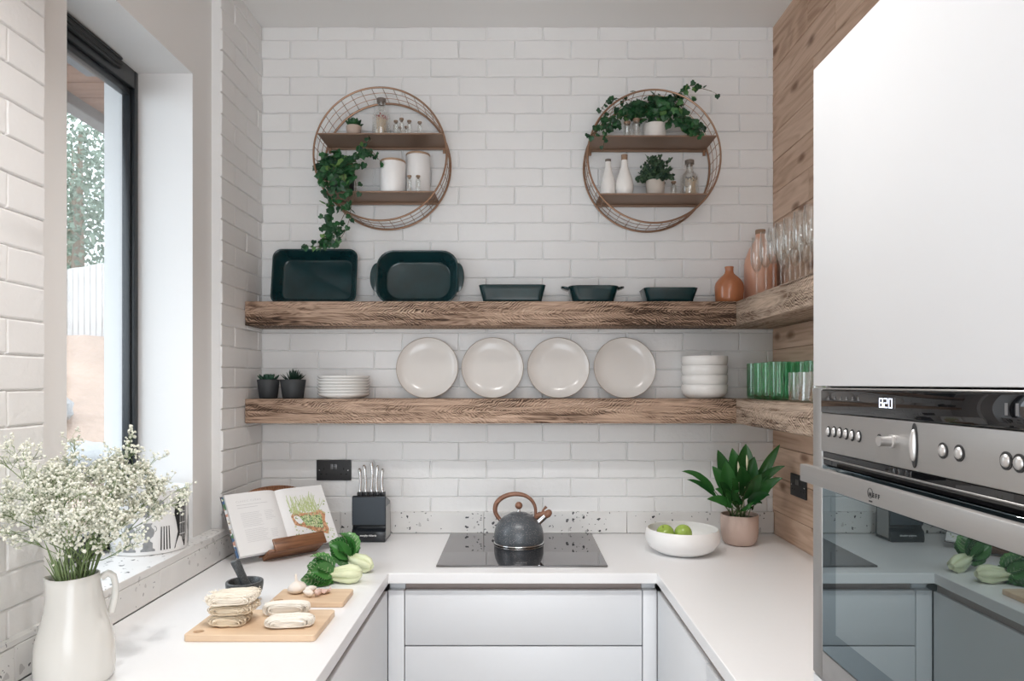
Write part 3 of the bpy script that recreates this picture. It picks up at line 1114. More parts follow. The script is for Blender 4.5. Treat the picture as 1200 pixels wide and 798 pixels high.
text_obj('logo', 'NEFF', .0078, MAT['print_black'], hd, (lx - .0032, -.0343, .3245), (PI / 2, 0, 0), 'LEFT', .0002, 1.75, .00025)
m = M()
for i in range(4):
    m.box(lx - .003 + i * .0022, lx - .0015 + i * .0022, -.0344, -.0340, .3152 + .0004 * (i % 2), .3172)
m.build('logo_small_print', MAT['print_black'], hd, 0)

# ---- hob
hob = thing('induction_hob', 'black glass induction hob set in the back worktop', 'hob', (.0165, 2.645, ZT + .0005))
m = M()
m.prism(rrect(.59, .518, .004, 0, 3)[:], 0, .005, bev=.0008) if False else m.loft([[(x, y, 0) for x, y, _ in rrect(.588, .516, .004)], [(x, y, .001) for x, y, _ in rrect(.59, .518, .005)], [(x, y, .0042) for x, y, _ in rrect(.59, .518, .005)], [(x, y, .005) for x, y, _ in rrect(.588, .516, .004)]])
m.build('glass_top', MAT['hob_glass'], hob, 30)
m = M()
for x0, x1 in ((-.019, -.008), (-.005, .000), (.003, .016)):
    m.box(x0, x1, -.2175, -.2165, .00502, .0052)
m.build('printed_mark', MAT['print_grey'], hob, 0)
HOBZ = ZT + .0005 + .005

# ---- sockets
def socket(name, label, loc, rz, flat=True):
    t = thing(name, label, 'socket', loc, rz)
    m = M()
    m.rbox(-.0735, .0735, -.006, 0, -.043, .043, .002, 2)
    m.build('faceplate', MAT['black_matt'], t)
    for sx in (-1, 1):
        m = M()
        m.rbox(sx * .008 - .0062, sx * .008 + .0062, -.0095, -.0055, .004, .026, .0015, 2)
        m.build('switch', MAT['dark_metal'], t)
        m = M()
        for dx, dz in ((0, .006), (-.011, -.016), (.011, -.016)):
            w, h = (.0022, .0042) if dz > 0 else (.0038, .0022)
            m.box(sx * .042 + dx - w, sx * .042 + dx + w, -.0062, -.0058, dz - h, dz + h)
        m.build('pin_holes', MAT['hole_black'], t, 0)
        m = M()
        m.lathe([(0, 0), (.0028, 0), (.0022, .0012), (0, .0014)], 12, mtx=T(sx * .0605, -.006, 0) @ RX(90))
        m.build('screw', MAT['chrome'], t)
    return t


MAT['hole_black'] = simple('socket_hole', (.003, .003, .003), .8)
socket('wall_socket', 'black double wall socket on the brick wall beside the knives', (PX(391.7, YB), YB - .0022, PZ(550.8, YB)), 0)
socket('wall_socket', 'black double wall socket on the pale timber wall', (XR - .0006, 2.668, 1.147), -90)
# ------------------------------------------------------------------ plank shelves
SF = 2.755
ZU0, ZU1 = PZ(381.3, SF), PZ(353.0, SF)
ZL0, ZL1 = PZ(496.3, SF), PZ(467.6, SF)
XA = .869


def plank(label, x0, x1, y0, y1, z0, z1, mat, rz=0):
    """sawn plank, length along local X, slightly uneven edges"""
    L, D, H = x1 - x0, y1 - y0, z1 - z0
    m = M()
    n = int(L / .025)
    loops = []
    for i in range(n + 1):
        x = -L / 2 + L * i / n
        e = .0012 * noise.noise(Vector((x * 9 + z0 * 50, 1.3, z0)))
        e2 = .0018 * noise.noise(Vector((x * 7, 4.1, z0 * 30)))
        f0 = .0015 * noise.noise(Vector((x * 5, 8.1, z0 * 30)))
        c = .003
        loops.append([(x, -D / 2 + f0, c), (x, -D / 2 + c + f0, e2 * .6), (x, D / 2, 0), (x, D / 2, H), (x, -D / 2 + c + f0, H), (x, -D / 2 + f0, H - c + e * .5)])
    m.loft(loops)
    o = m.build('plank_shelf', mat, None, 35)
    tag(o, label, 'shelf', 'reclaimed timber plank shelves')
    o.location = ((x0 + x1) / 2, (y0 + y1) / 2, z0)
    if rz:
        # built along X, turned to run along Y
        o.rotation_euler = (0, 0, math.radians(rz))
    return o


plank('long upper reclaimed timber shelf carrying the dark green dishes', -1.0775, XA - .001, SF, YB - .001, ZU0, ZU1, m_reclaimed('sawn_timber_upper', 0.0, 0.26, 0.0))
plank('long lower reclaimed timber shelf carrying the white plates', -1.0775, XA - .001, SF, YB - .001, ZL0, ZL1, m_reclaimed('sawn_timber_lower', -0.02, 0.0, 3.7))
YA0 = 1.133
for z0, z1, lab, mt in ((ZU0, ZU1, 'upper return shelf on the timber wall carrying the champagne flutes', m_reclaimed('sawn_timber_flutes', -.05, 0, 7.3, (.52, .40, .31))),
                        (ZL0, ZL1, 'lower return shelf on the timber wall carrying the green tumblers', m_reclaimed('sawn_timber_tumblers', -.04, 0, 11.9, (.52, .40, .31)))):
    D = XR - .001 - XA
    L = YB - .001 - YA0
    o = plank(lab, -L / 2, L / 2, -D / 2, D / 2, z0, z1, mt)
    o.rotation_euler = (0, 0, math.radians(-90))
    o.location = (XA + D / 2, YA0 + L / 2, z0)

EPS = .0006
ZU, ZL = ZU1 + EPS + .0004, ZL1 + EPS + .0004


# ------------------------------------------------------------------ green oven dishes
def dish(name, label, w, h, dep, taper, r, wall=.006, handle=None):
    t = thing(name, label, 'baking dish', (0, 0, 0), 0, 'dark green glazed oven dishes')
    m = M()
    bw, bh = w - taper, h - taper
    lp = [rrect(bw - .012, bh - .012, max(r - .012, .01), 0), rrect(bw - .003, bh - .003, max(r - .006, .01), .003), rrect(bw, bh, max(r - .004, .01), .010)]
    for k in range(1, 4):
        f = k / 4
        lp.append(rrect(bw + taper * f, bh + taper * f, r, .010 + (dep - .014) * f))
    lp += [rrect(w, h, r + .002, dep - .004), rrect(w + .003, h + .003, r + .003, dep - .002), rrect(w, h, r + .002, dep), rrect(w - wall, h - wall, r, dep),
           rrect(w - wall * 2, h - wall * 2, r - .002, dep - .003)]
    iw, ih = w - 2 * wall, h - 2 * wall
    for k in range(1, 4):
        f = k / 4
        lp.append(rrect(iw - taper * f, ih - taper * f, max(r - .004, .008), dep - .003 - (dep - .022) * f))
    lp += [rrect(iw - taper, ih - taper, max(r - .006, .008), .014), rrect(iw - taper - .006, ih - taper - .006, max(r - .008, .007), .009), rrect(iw - taper - .016, ih - taper - .016, max(r - .012, .006), .0075)]
    m.loft(lp)
    m.build('dish_body', MAT['teal'], t, 50)
    if handle:
        hl, hw, hz = handle
        for sx in (-1, 1):
            m = M()
            outer_, inner_ = [], []
            for i in range(13):
                a = PI * i / 12
                outer_.append((sx * (w / 2 - .001 + hw * math.sin(a)), hl / 2 * math.cos(a)))
            lo = []
            for z_, q in ((hz - .005, .92), (hz - .003, 1), (hz + .003, 1), (hz + .005, .92)):
                lo.append([(sx * (w / 2) + (x - sx * w / 2) * q, y * q, z_ + .25 * abs(x - sx * w / 2)) for x, y in outer_])
            m.loft(lo)
            m.build('handle', MAT['teal'], t, 50)
    return t


a = dish('baking_dish', 'large rectangular dark green dish leaning at the left end', .350, .232, .062, .045, .034)
a.rotation_euler = (math.radians(81), 0, 0)
a.location = (PX(362.3, 2.80), 2.85, 0)
rest(a, ZU, YB - .0035)
a = dish('baking_dish', 'large oval dark green dish with side handles leaning on the wall', .335, .226, .062, .05, .066, handle=(.125, .028, .050))
a.rotation_euler = (math.radians(81), 0, 0)
a.location = (PX(485.8, 2.80), 2.85, 0)
rest(a, ZU, YB - .0035)
dy = 2.845
for (x0, x1, yt, tap, r, hnd, lab) in ((561, 639.5, 333.2, .028, .022, None, 'long low dark green dish beside the leaning oval dish'),
                                      (667, 726, 334, .030, .038, (.075, .030, .058), 'small dark green dish with two rim handles on the shelf'),
                                      (755.5, 819, 336.5, .028, .022, None, 'small rectangular dark green dish next to the orange vase')):
    df = dy - .07
    a = dish('baking_dish', lab, PX(x1, df) - PX(x0, df), .140, PZ(yt, df) - ZU, tap, r, handle=hnd)
    a.location = ((PX(x1, df) + PX(x0, df)) / 2, dy, ZU)

# ------------------------------------------------------------------ vase, bottle, flutes
v = thing('bud_vase', 'round glossy terracotta bud vase with narrow neck on the upper shelf', 'vase', (PX(854.5, 2.82), 2.82, ZU))
m = M()
m.lathe([(0, 0), (.050, 0), (.0535, .003), (.0555, .02), (.0575, .05), (.0575, .066), (.054, .080), (.043, .096), (.028, .110), (.0185, .119), (.0165, .128), (.0170, .141), (.0180, .1455), (.0165, .1465), (.0135, .145), (.013, .12), (0, .118)], 40)
m.build('vase_body', MAT['orange'], v, 60)
v = thing('tall_bottle', 'tall peach ceramic bottle behind the champagne flutes', 'bottle', (.998, 2.853, ZU))
m = M()
m.lathe([(0, 0), (.060, 0), (.064, .004), (.064, .16), (.060, .185), (.045, .225), (.028, .252), (.0195, .268), (.0185, .285)], 36)
m.build('bottle_body', MAT['pink_bottle'], v, 60)
m = M()
m.lathe([(.0187, .2855), (.0200, .2855), (.0205, .300), (.0195, .303), (0, .303)], 24)
m.build('bottle_cap', MAT['cork'], v)

fl = thing('champagne_flute', 'x', 'glass', (0, 0, 0), 0, 'champagne flutes on the return shelf')
m = M()
m.lathe([(0, .003), (.010, .0035), (.029, .0015), (.0295, 0), (0, 0)], 24)
m.build('foot', MAT['glass'], fl, 60)
m = M()
m.lathe([(.0075, .0036), (.0042, .010), (.0033, .03), (.0033, .075), (.0040, .088), (.0065, .094)], 12)
m.build('stem', MAT['glass'], fl, 60)
m = M()
m.lathe([(0, .0945), (.0075, .0950), (.0150, .105), (.0205, .122), (.0228, .145), (.0222, .175), (.0192, .222), (.0186, .2225), (.0214, .175), (.0220, .145), (.0197, .123), (.014, .107), (.006, .0985), (0, .098)], 24)
m.build('bowl', MAT['glass'], fl, 60)
labs = ['champagne flute at the back end of the front row by the peach bottle', 'second champagne flute from the peach bottle in the front row', 'third champagne flute from the peach bottle in the front row', 'fourth champagne flute from the peach bottle in the front row', 'fifth champagne flute from the peach bottle in the front row', 'sixth champagne flute from the peach bottle, second nearest the white cabinet', 'champagne flute in the front row half hidden by the white cabinet edge']
pos = [(.905, F * .905 / (p - CX)) for p in (886.8, 897.6, 906.6, 915.2, 925.4, 937.6, 950.0)]
labs += ['champagne flute nearest the peach bottle in the row along the timber wall', 'second champagne flute from the peach bottle along the timber wall', 'third champagne flute from the peach bottle along the timber wall', 'champagne flute nearest the white cabinet along the timber wall']
pos += [(1.0, y) for y in (2.60, 2.50, 2.41, 2.32)]
for i, ((x, y), lab) in enumerate(zip(pos, labs)):
    o = fl if i == 0 else dup(fl)
    o.location = (x, y, ZU + .0002)
    o['label'] = lab


# ------------------------------------------------------------------ lower shelf
def cone_leaf(m, base, tip, w, th, seg=6, up=Vector((0, 0, 1))):
    base, tip = Vector(base), Vector(tip)
    ax = tip - base
    L = ax.length
    ax.normalize()
    s = ax.cross(up)
    s = s.normalized() if s.length > 1e-4 else Vector((1, 0, 0))
    u = s.cross(ax)
    loops = []
    for t_, q in ((0, .45), (.3, .9), (.6, 1), (.85, .55), (1.0, .05)):
        c = base + ax * L * t_ + u * (.12 * L * t_ * t_)
        loops.append([c + s * (w * q * math.cos(2 * PI * i / seg)) + u * (th * q * math.sin(2 * PI * i / seg)) for i in range(seg)])
    m.loft(loops)


def pot(t, r0, r1, h, mat, wall=.004, soil=True, name='pot', rim=0):
    m = M()
    m.lathe([(0, 0), (r0 - .003, 0), (r0, .003), (r1, h - .002), (r1 - .001, h), (r1 - wall, h), (r1 - wall - .001, h - .01), (r0 - wall, .01), (0, .008)], 36)
    m.build(name, mat, t, 45)
    if soil:
        m = M()
        rr = r1 - wall - .0025
        m.lathe([(0, h - .009), (rr * .6, h - .008), (rr, h - .012), (rr * .9, h - .02), (0, h - .02)], 24)
        m.build('soil', MAT['soil'], t)


for i, (cx_, w, spiky, lab) in enumerate(((314.5, 25.5, False, 'left charcoal potted succulent with plump rounded leaves'), (343.3, 29.5, True, 'charcoal potted succulent with spiky pointed leaves'))):
    d = 2.835
    t = thing('potted_succulent', lab, 'succulent', (PX(cx_, d), d, ZL), 0, 'charcoal potted succulents on the lower shelf')
    r1 = w / 2 * d / F
    pot(t, r1 * .80, r1, .077, MAT['dark_pot'])
    m = M()
    if spiky:
        for k in range(46):
            a = R.uniform(0, 2 * PI)
            e = math.radians(R.uniform(18, 85))
            L = R.uniform(.040, .060)
            cone_leaf(m, (.006 * math.cos(a), .006 * math.sin(a), .066), (L * 1.02 * math.cos(e) * math.cos(a), L * 1.02 * math.cos(e) * math.sin(a), .068 + L * .95 * math.sin(e)), .0042, .0025)
        m.build('leaves', MAT['succ_dark'], t, 50)
    else:
        for k in range(44):
            a = k * 2.4
            q = k / 44
            e = math.radians(15 + 65 * (1 - q))
            L = .022 + .030 * q
            bx, by = .016 * math.cos(a * 1.7), .016 * math.sin(a * 1.7)
            cone_leaf(m, (bx * .5, by * .5, .064), (bx + L * math.cos(e) * math.cos(a) * .8, by + L * math.cos(e) * math.sin(a) * .8, .070 + L * math.sin(e)), .0078, .0045)
        m.build('leaves', MAT['succ'], t, 50)

# stack of side plates
d = 2.855
sp = thing('side_plate', 'x', 'plate', (0, 0, 0), 0, 'stacked white side plates')
m = M()
m.lathe([(0, .0025), (.062, .0025), (.064, 0), (.068, 0), (.070, .003), (.085, .006), (.098, .0115), (.1045, .0185), (.1052, .0205), (.1040, .0212), (.0965, .0165), (.084, .0115), (.068, .0095), (0, .009)], 56)
m.build('plate_body', MAT['ceramic'], sp, 60)
names = ['bottom white side plate of the short stack', 'second white side plate from the bottom of the stack', 'third white side plate from the bottom of the stack', 'middle white side plate of the stack of seven', 'third white side plate from the top of the stack', 'second white side plate from the top of the stack', 'topmost white side plate of the stack beside the succulents']
for i, lab in enumerate(names):
    o = sp if i == 0 else dup(sp)
    o['label'] = lab
    o.location = (PX(403.8, d) + R.uniform(-.001, .001), d - .015 + R.uniform(-.0008, .0008), ZL + .0117 * i)

# leaning dinner plates
dp = thing('dinner_plate', 'x', 'plate', (0, 0, 0), 0, 'dinner plates leaning on the brick wall')
m = M()
rr = .1285
m.lathe([(0, .002), (rr * .60, .002), (rr * .62, 0), (rr * .655, 0), (rr * .67, .003), (rr * .80, .006), (rr * .93, .014), (rr - .001, .0225), (rr + .0003, .0240), (rr - .0012, .0252), (rr * .93, .0185), (rr * .80, .0105), (rr * .62, .0068), (rr * .3, .006), (0, .006)], 72)
m.build('plate_body', MAT['warm_ceramic'], dp, 60)
m = M()
m.ring((0, 0, .0243), rr + .0001, .0011, 72, 6, 'Z')
m.build('plate_rim', MAT['rim_tan'], dp, 60)
for i, (cx_, lab) in enumerate(((499.3, 'leaning dinner plate nearest the stack of side plates'), (576.8, 'second leaning dinner plate from the side plate stack'), (655.0, 'third leaning dinner plate from the side plate stack'), (733.8, 'leaning dinner plate nearest the stacked bowls'))):
    o = dp if i == 0 else dup(dp)
    o['label'] = lab
    o.rotation_euler = (math.radians(78.5), 0, 0)
    o.location = (PX(cx_, 2.865), 2.88, 1.6)
for o in [o for o in bpy.data.objects if o.name.startswith('dinner_plate')]:
    rest(o, ZL, YB - .004)

# stack of bowls
bw = thing('bowl', 'x', 'bowl', (0, 0, 0), 0, 'stacked white bowls')
m = M()
m.lathe([(0, .002), (.056, .002), (.058, 0), (.062, 0), (.066, .002), (.080, .010), (.0895, .022), (.0925, .036), (.0928, .055), (.0915, .0565), (.0895, .055), (.0888, .037), (.085, .026), (.075, .016), (.055, .0095), (0, .008)], 56)
m.build('bowl_body', MAT['ceramic'], bw, 60)
d = 2.855
for i, lab in enumerate(('bottom white bowl of the stack of four', 'second white bowl from the bottom of the stack', 'third white bowl from the bottom of the stack', 'topmost white bowl of the stack by the green tumblers')):
    o = bw if i == 0 else dup(bw)
    o['label'] = lab
    o.location = (PX(825.5, d - .0), d, ZL + .0385 * i)

# green ribbed tumblers and cut glass tumblers on the return shelf
gt = thing('green_tumbler', 'x', 'glass', (0, 0, 0), 0, 'green tumblers on the lower return shelf')
m = M()
loops = []
for r_, z_ in ((.029, 0), (.034, .003), (.0365, .010), (.0375, .03), (.0378, .139), (.0372, .1398), (.0362, .139), (.0355, .03), (.034, .014), (.028, .009)):
    loops.append([((r_ + .0007 * math.cos(i * PI)) * math.cos(2 * PI * i / 48), (r_ + .0007 * math.cos(i * PI)) * math.sin(2 * PI * i / 48), z_) for i in range(48)])
m.loft(loops)
m.build('tumbler_body', MAT['green_glass'], gt, 30)
gp = [(.952, y) for y in (2.760, 2.680, 2.600, 2.520)] + [(1.036, y) for y in (2.57, 2.49, 2.41, 2.33)]
gl_ = ['green tumbler next to the white bowls, front row', 'second green tumbler from the bowls, front row', 'third green tumbler from the bowls, front row', 'green tumbler in the front row right behind the cut glass tumblers',
       'green tumbler at the far end of the row along the timber wall', 'second green tumbler from the far end along the timber wall', 'third green tumbler from the far end along the timber wall', 'green tumbler along the timber wall nearest the white cabinet']
for i, ((x, y), lab) in enumerate(zip(gp, gl_)):
    o = gt if i == 0 else dup(gt)
    o['label'] = lab
    o.location = (x, y, ZL)
ct = thing('cut_glass_tumbler', 'x', 'glass', (0, 0, 0), 0, 'cut glass tumblers on the return shelf')
m = M()
m.lathe([(0, 0), (.029, 0), (.032, .003), (.0345, .05), (.0352, .097), (.0335, .097), (.033, .05), (.030, .014), (0, .012)], 32)
m.build('tumbler_body', MAT['glass'], ct, 40)
m = M()
n = 30
vs, fs = [], []
for k in range(9):
    z_ = .006 + k * .006
    r_ = .0338 + .0012 * (k / 8)
    for i in range(n):
        a = 2 * PI * (i + .5 * (k % 2)) / n
        q = r_ + (.0016 if (i + k) % 2 else .0004)
        vs.append((q * math.cos(a), q * math.sin(a), z_))
for k in range(8):
    for i in range(n):
        j = (i + 1) % n
        fs.append((k * n + i, k * n + j, (k + 1) * n + j, (k + 1) * n + i))
m.add(vs, fs)
m.build('cut_pattern', MAT['crystal'], ct, 5)
for i, (y, lab) in enumerate(((2.315, 'cut glass tumbler standing right in front of the green tumblers'), (2.233, 'second cut glass tumbler, closer to the white cabinet'), (2.150, 'cut glass tumbler mostly hidden by the white cabinet edge'))):
    o = ct if i == 0 else dup(ct)
    o['label'] = lab
    o.location = (.940, y, ZL)
# ------------------------------------------------------------------ round wire shelves
YF, YR_ = 2.775, 2.937
RX_, RZ_, RR = -.547, 2.4570, .2655
rs = thing('round_wire_shelf', 'left round bronze wire shelf with trailing ivy and canisters', 'wall shelf', (RX_, YR_, RZ_), 0, 'round wire wall shelves')
m = M()
m.ring((0, YF - YR_, 0), RR, .0040, 96, 8)
m.build('front_ring', MAT['bronze'], rs)
m = M()
m.ring((0, 0, 0), RR, .0046, 96, 8)
m.build('rear_ring', MAT['bronze'], rs)
m = M()
for f in (.34, .67):
    m.ring((0, (YF - YR_) * f, 0), RR, .0014, 96, 5)
for i in range(38):
    a = 2 * PI * (i + .3) / 38
    c, s_ = RR * math.cos(a), RR * math.sin(a)
    m.tube([(c, YF - YR_ - .003, s_), (c, .003, s_)], .0013, 5)
m.build('wire_grid', MAT['bronze'], rs)
SH = []
for zs in (2.5395, 2.3080):
    h = zs - RZ_
    w = math.sqrt(RR ** 2 - h ** 2) - .003
    m = M()
    m.rbox(-w, w, YF - YR_ + .004, -.004, h - .004, h, .001, 1)
    m.rbox(-w, w, -.0075, -.0045, h - .014, h - .004, .0005, 1)
    m.rbox(-w, w, YF - YR_ - .001, YF - YR_ + .004, h - .005, h + .0015, .001, 1)
    m.build('shelf_board', MAT['bronze_board'], rs)
for sx in (-1, 1):
    m = M()
    w = math.sqrt(RR ** 2 - (2.5395 - RZ_) ** 2) - .012
    m.rbox(sx * w - .006, sx * w + .006, -.010, -.0075, .052, .078, .002, 1)
    m.lathe([(0, 0), (.003, 0), (.003, .002), (0, .0025)], 10, mtx=T(sx * w, -.010, .060) @ RX(90))
    m.build('hanging_bracket', MAT['bronze'], rs)
dup(rs, (.5468, YR_, RZ_ - .0093), label='right round bronze wire shelf with ivy and white bottles')
ZA, ZB = 2.5395 + .0012, 2.3080 + .0012          # left shelves
ZA2, ZB2 = ZA - .0093, ZB - .0093               # right shelves


# ---- little things
def leaf_ivy(m, p, size, yaw, pitch, roll, mi=0):
    o2 = [(0, .05), (.25, -.10), (.50, .08), (.46, .30), (.50, .50), (.27, .66), (0, 1.0), (-.27, .66), (-.50, .50), (-.46, .30), (-.50, .08), (-.25, -.10)]
    vs = [(0, .36, .06)] + [(x, y, -.10 * abs(x) - .10 * max(0, y - .5)) for x, y in o2]
    fs = [(0, 1 + i, 1 + (i + 1) % 12) for i in range(12)]
    # leaf plane XY, faces +Z; stand it up facing -Y, tip down
    mt = T(*p) @ RZ(yaw) @ RX(90 + pitch) @ RZ(180 + roll) @ Matrix.Scale(size, 4)
    m.add(vs, fs, mt, mi)


def bottle_stopper(t, r, h, neck, cork_h, body_mat, cork_mat, ball=False):
    m = M()
    sh = h * .62
    m.lathe([(0, .001), (r * .92, 0), (r, .004), (r, sh * .82), (r * .93, sh * .93), (r * .7, sh * 1.02), (neck * 1.05, sh * 1.12), (neck, sh * 1.2), (neck, h * .86), (neck * 1.12, h * .87), (neck * 1.12, h * .885), (neck * .88, h * .885), (neck * .88, sh * 1.2), (r * .62, sh * 1.0), (r * .93, sh * .8), (r * .93, .006), (0, .005)], 32)
    m.build('bottle_body', body_mat, t, 50)
    m = M()
    m.lathe([(0, h * .84), (neck * .84, h * .84), (neck * .86, h * .887), (neck * 1.25, h * .888), (neck * 1.3, h * .99), (neck * 1.1, h), (0, h)], 20)
    m.build('stopper', cork_mat, t, 45)


def vial(name, label, loc, r, h, group):
    t = thing(name, label, 'vial', loc, 0, group)
    m = M()
    m.lathe([(0, .0005), (r * .9, 0), (r, .002), (r, h * .70), (r * .62, h * .78), (r * .62, h * .86), (r * .74, h * .87), (r * .74, h * .90), (r * .5, h * .90), (r * .5, h * .77), (r * .88, h * .69), (r * .88, .003), (0, .002)], 18)
    m.build('glass_tube', MAT['glass'], t, 50)
    m = M()
    m.lathe([(0, h * .82), (r * .47, h * .82), (r * .50, h * .902), (r * .80, h * .902), (r * .82, h), (0, h)], 14)
    m.build('cork', MAT['cork'], t, 45)
    return t


def matches(center, n, rad, L, head, group, label, tilt):
    t0 = None
    for k in range(n):
        a, q = R.uniform(0, 2 * PI), math.sqrt(R.random()) * rad * .80
        bx, by = q * math.cos(a), q * math.sin(a)
        a2 = R.uniform(0, 2 * PI)
        q2 = math.sqrt(R.random()) * rad * .80
        tx, ty = q2 * math.cos(a2) + tilt, q2 * math.sin(a2)
        dv = Vector((tx - bx, ty - by, L * R.uniform(.93, 1.03)))
        if (Vector((bx, by)) + Vector((dv.x, dv.y))).length > rad * .86:
            sc = rad * .86 / (Vector((bx, by)) + Vector((dv.x, dv.y))).length
            dv.x, dv.y = (bx + dv.x) * sc - bx, (by + dv.y) * sc - by
        if t0 is None:
            t0 = thing('match', label, 'match', (0, 0, 0), 0, group)
            m = M()
            m.box(-.0011, .0011, -.0011, .0011, 0, L)
            m.build('match_stick', MAT['match_wood'], t0, 0)
            m = M()
            m.ell((0, 0, L + .002), .0019, .0019, .0042, 8, 6)
            m.build('match_head', MAT[head], t0)
            o = t0
        else:
            o = dup(t0)
        o.location = Vector(center) + Vector((bx, by, .006))
        o.rotation_euler = Vector((0, 0, 1)).rotation_difference(dv.normalized()).to_euler()


def succ_rosette(t, z, r, n, mat):
    m = M()
    for k in range(n):
        a = k * 2.4
        q = k / n
        e = math.radians(10 + 70 * (1 - q))
        L = r * (.5 + .55 * q)
        cone_leaf(m, (.2 * r * math.cos(a), .2 * r * math.sin(a), z - .006), (L * math.cos(e) * math.cos(a), L * math.cos(e) * math.sin(a), z + L * math.sin(e) * 1.1), r * .24, r * .12)
    m.build('leaves', mat, t, 50)


# left, top board
d = 2.815
t = thing('potted_succulent', 'small leafy succulent in a beige pot on the left round shelf', 'succulent', (PX(414.7, d), d, ZA))
pot(t, .027, .0305, .040, MAT['beige_pot'])
succ_rosette(t, .044, .042, 30, MAT['ivy'])
bx = PX(447, d + .01)
t = thing('match_bottle', 'stoppered glass bottle holding red tipped matches', 'bottle', (bx, d + .01, ZA))
bottle_stopper(t, .0375, .157, .0145, .03, MAT['glass'], MAT['cork_dark'])
matches((bx, d + .01, ZA), 30, .0345, .080, 'match_red', 'red tipped matches in the bottle', 'red tipped match in the glass bottle on the left round shelf', 0)
for px, dd, r, h, lab in ((463.9, 2.82, .0105, .066, 'corked vial next to the red match bottle'), (470.6, 2.83, .0105, .079, 'tallest corked vial on the left round shelf'),
                          (479.6, 2.82, .0105, .066, 'corked vial just right of the tallest vial'), (491.9, 2.82, .0105, .061, 'corked vial standing apart at the end of the row'),
                          (468.5, 2.863, .0095, .056, 'small corked vial tucked behind the two leftmost vials'), (476.3, 2.863, .0095, .058, 'small corked vial tucked behind the tallest vial')):
    vial('corked_vial', lab, (PX(px, dd), dd, ZA), r, h, 'corked vials on the upper board')

# left, lower board
for px, dd, r, h, lab in ((460.4, 2.828, .0515, .135, 'shorter white canister with wooden lid beside the ivy'), (489.9, 2.872, .0495, .177, 'taller white canister with wooden lid behind two vials')):
    t = thing('canister', lab, 'canister', (PX(px, dd), dd, ZB), 0, 'white wooden lidded canisters')
    m = M()
    m.lathe([(0, .001), (r - .002, 0), (r, .003), (r, h - .011), (r - .001, h - .009), (0, h - .009)], 44)
    m.build('canister_body', MAT['matt_ceramic'], t, 45)
    m = M()
    m.lathe([(0, h - .0088), (r - .0005, h - .0088), (r + .0005, h - .007), (r + .0005, h - .002), (r - .0015, h), (0, h)], 44)
    m.build('lid', MAT['lid_wood'], t, 45)
for px, lab in ((479.7, 'left corked vial in front of the tall canister'), (490.0, 'right corked vial in front of the tall canister')):
    vial('corked_vial', lab, (PX(px, 2.797), 2.797, ZB), .0105, .068, 'corked vials before the canister')


def ivy(name, label, loc, vines, cluster, young=0.1, pot_fn=None, size=(.022, .036), seed=1):
    rnd = random.Random(seed)
    t = thing(name, label, 'plant', loc)
    L = Vector(loc)
    if pot_fn:
        pot_fn(t)
    mv, ml, my = M(), M(), M()
    for pts, r_, dens, sz in vines:
        pts = [Vector(p) - L for p in pts]
        # smooth
        sm = []
        for i in range(len(pts) - 1):
            p0, p1, p2, p3 = pts[max(i - 1, 0)], pts[i], pts[i + 1], pts[min(i + 2, len(pts) - 1)]
            for k in range(6):
                u = k / 6
                sm.append(.5 * ((2 * p1) + (p2 - p0) * u + (2 * p0 - 5 * p1 + 4 * p2 - p3) * u * u + (3 * p1 - p0 - 3 * p2 + p3) * u ** 3))
        sm.append(pts[-1])
        mv.tube(sm, r_, 5)
        n = int(len(sm) * dens)
        for k in range(n):
            u = rnd.random() * (len(sm) - 1)
            i = int(u)
            p = sm[i].lerp(sm[min(i + 1, len(sm) - 1)], u - i)
            dx = rnd.gauss(0, sz * .55)
            q = p + Vector((dx, -rnd.uniform(.002, .014), rnd.gauss(0, sz * .35)))
            tipness = u / len(sm)
            tgt = my if rnd.random() < young + .25 * max(0, tipness - .75) else ml
            mv.tube([p, q], .0006, 3)
            leaf_ivy(tgt, q, sz * rnd.uniform(.7, 1.15) * (1 - .25 * tipness), rnd.gauss(0, 32), rnd.gauss(-8, 24), rnd.gauss(-math.copysign(25, dx) * min(1, abs(dx) / .01), 35))
    for (c, rx, ry, rz, n, sz) in cluster:
        c = Vector(c) - L
        for k in range(n):
            while True:
                p = Vector((rnd.uniform(-1, 1), rnd.uniform(-1, 1), rnd.uniform(-1, 1)))
                if p.length < 1:
                    break
            q = c + Vector((p.x * rx, p.y * ry, p.z * rz))
            if rnd.random() < .35:
                mv.tube([c + Vector((p.x * rx * .25, p.y * ry * .2, -rz * .7)), q], .0007, 3)
            leaf_ivy(my if rnd.random() < young else ml, q, sz * rnd.uniform(.7, 1.2), rnd.gauss(p.x * 25, 30), rnd.gauss(-15 - 25 * p.z, 24), rnd.gauss(0, 60))
    mv.build('vine', MAT['vine'], t)
    ml.build('leaves', MAT['ivy'], t, 0)
    if my.v:
        my.build('young_leaves', MAT['ivy_light'], t, 0)
    return t


def vp(lst, d):
    return [P(x, y, d if not isinstance(d, (list, tuple)) else d[i]) for i, (x, y) in enumerate(lst)]


# trailing ivy on the left shelf
px0 = P(401, 223, 2.83)
base = (px0.x, 2.835, ZB)


def p1(t):
    pot(t, .044, .0485, .088, MAT['black_pot'])


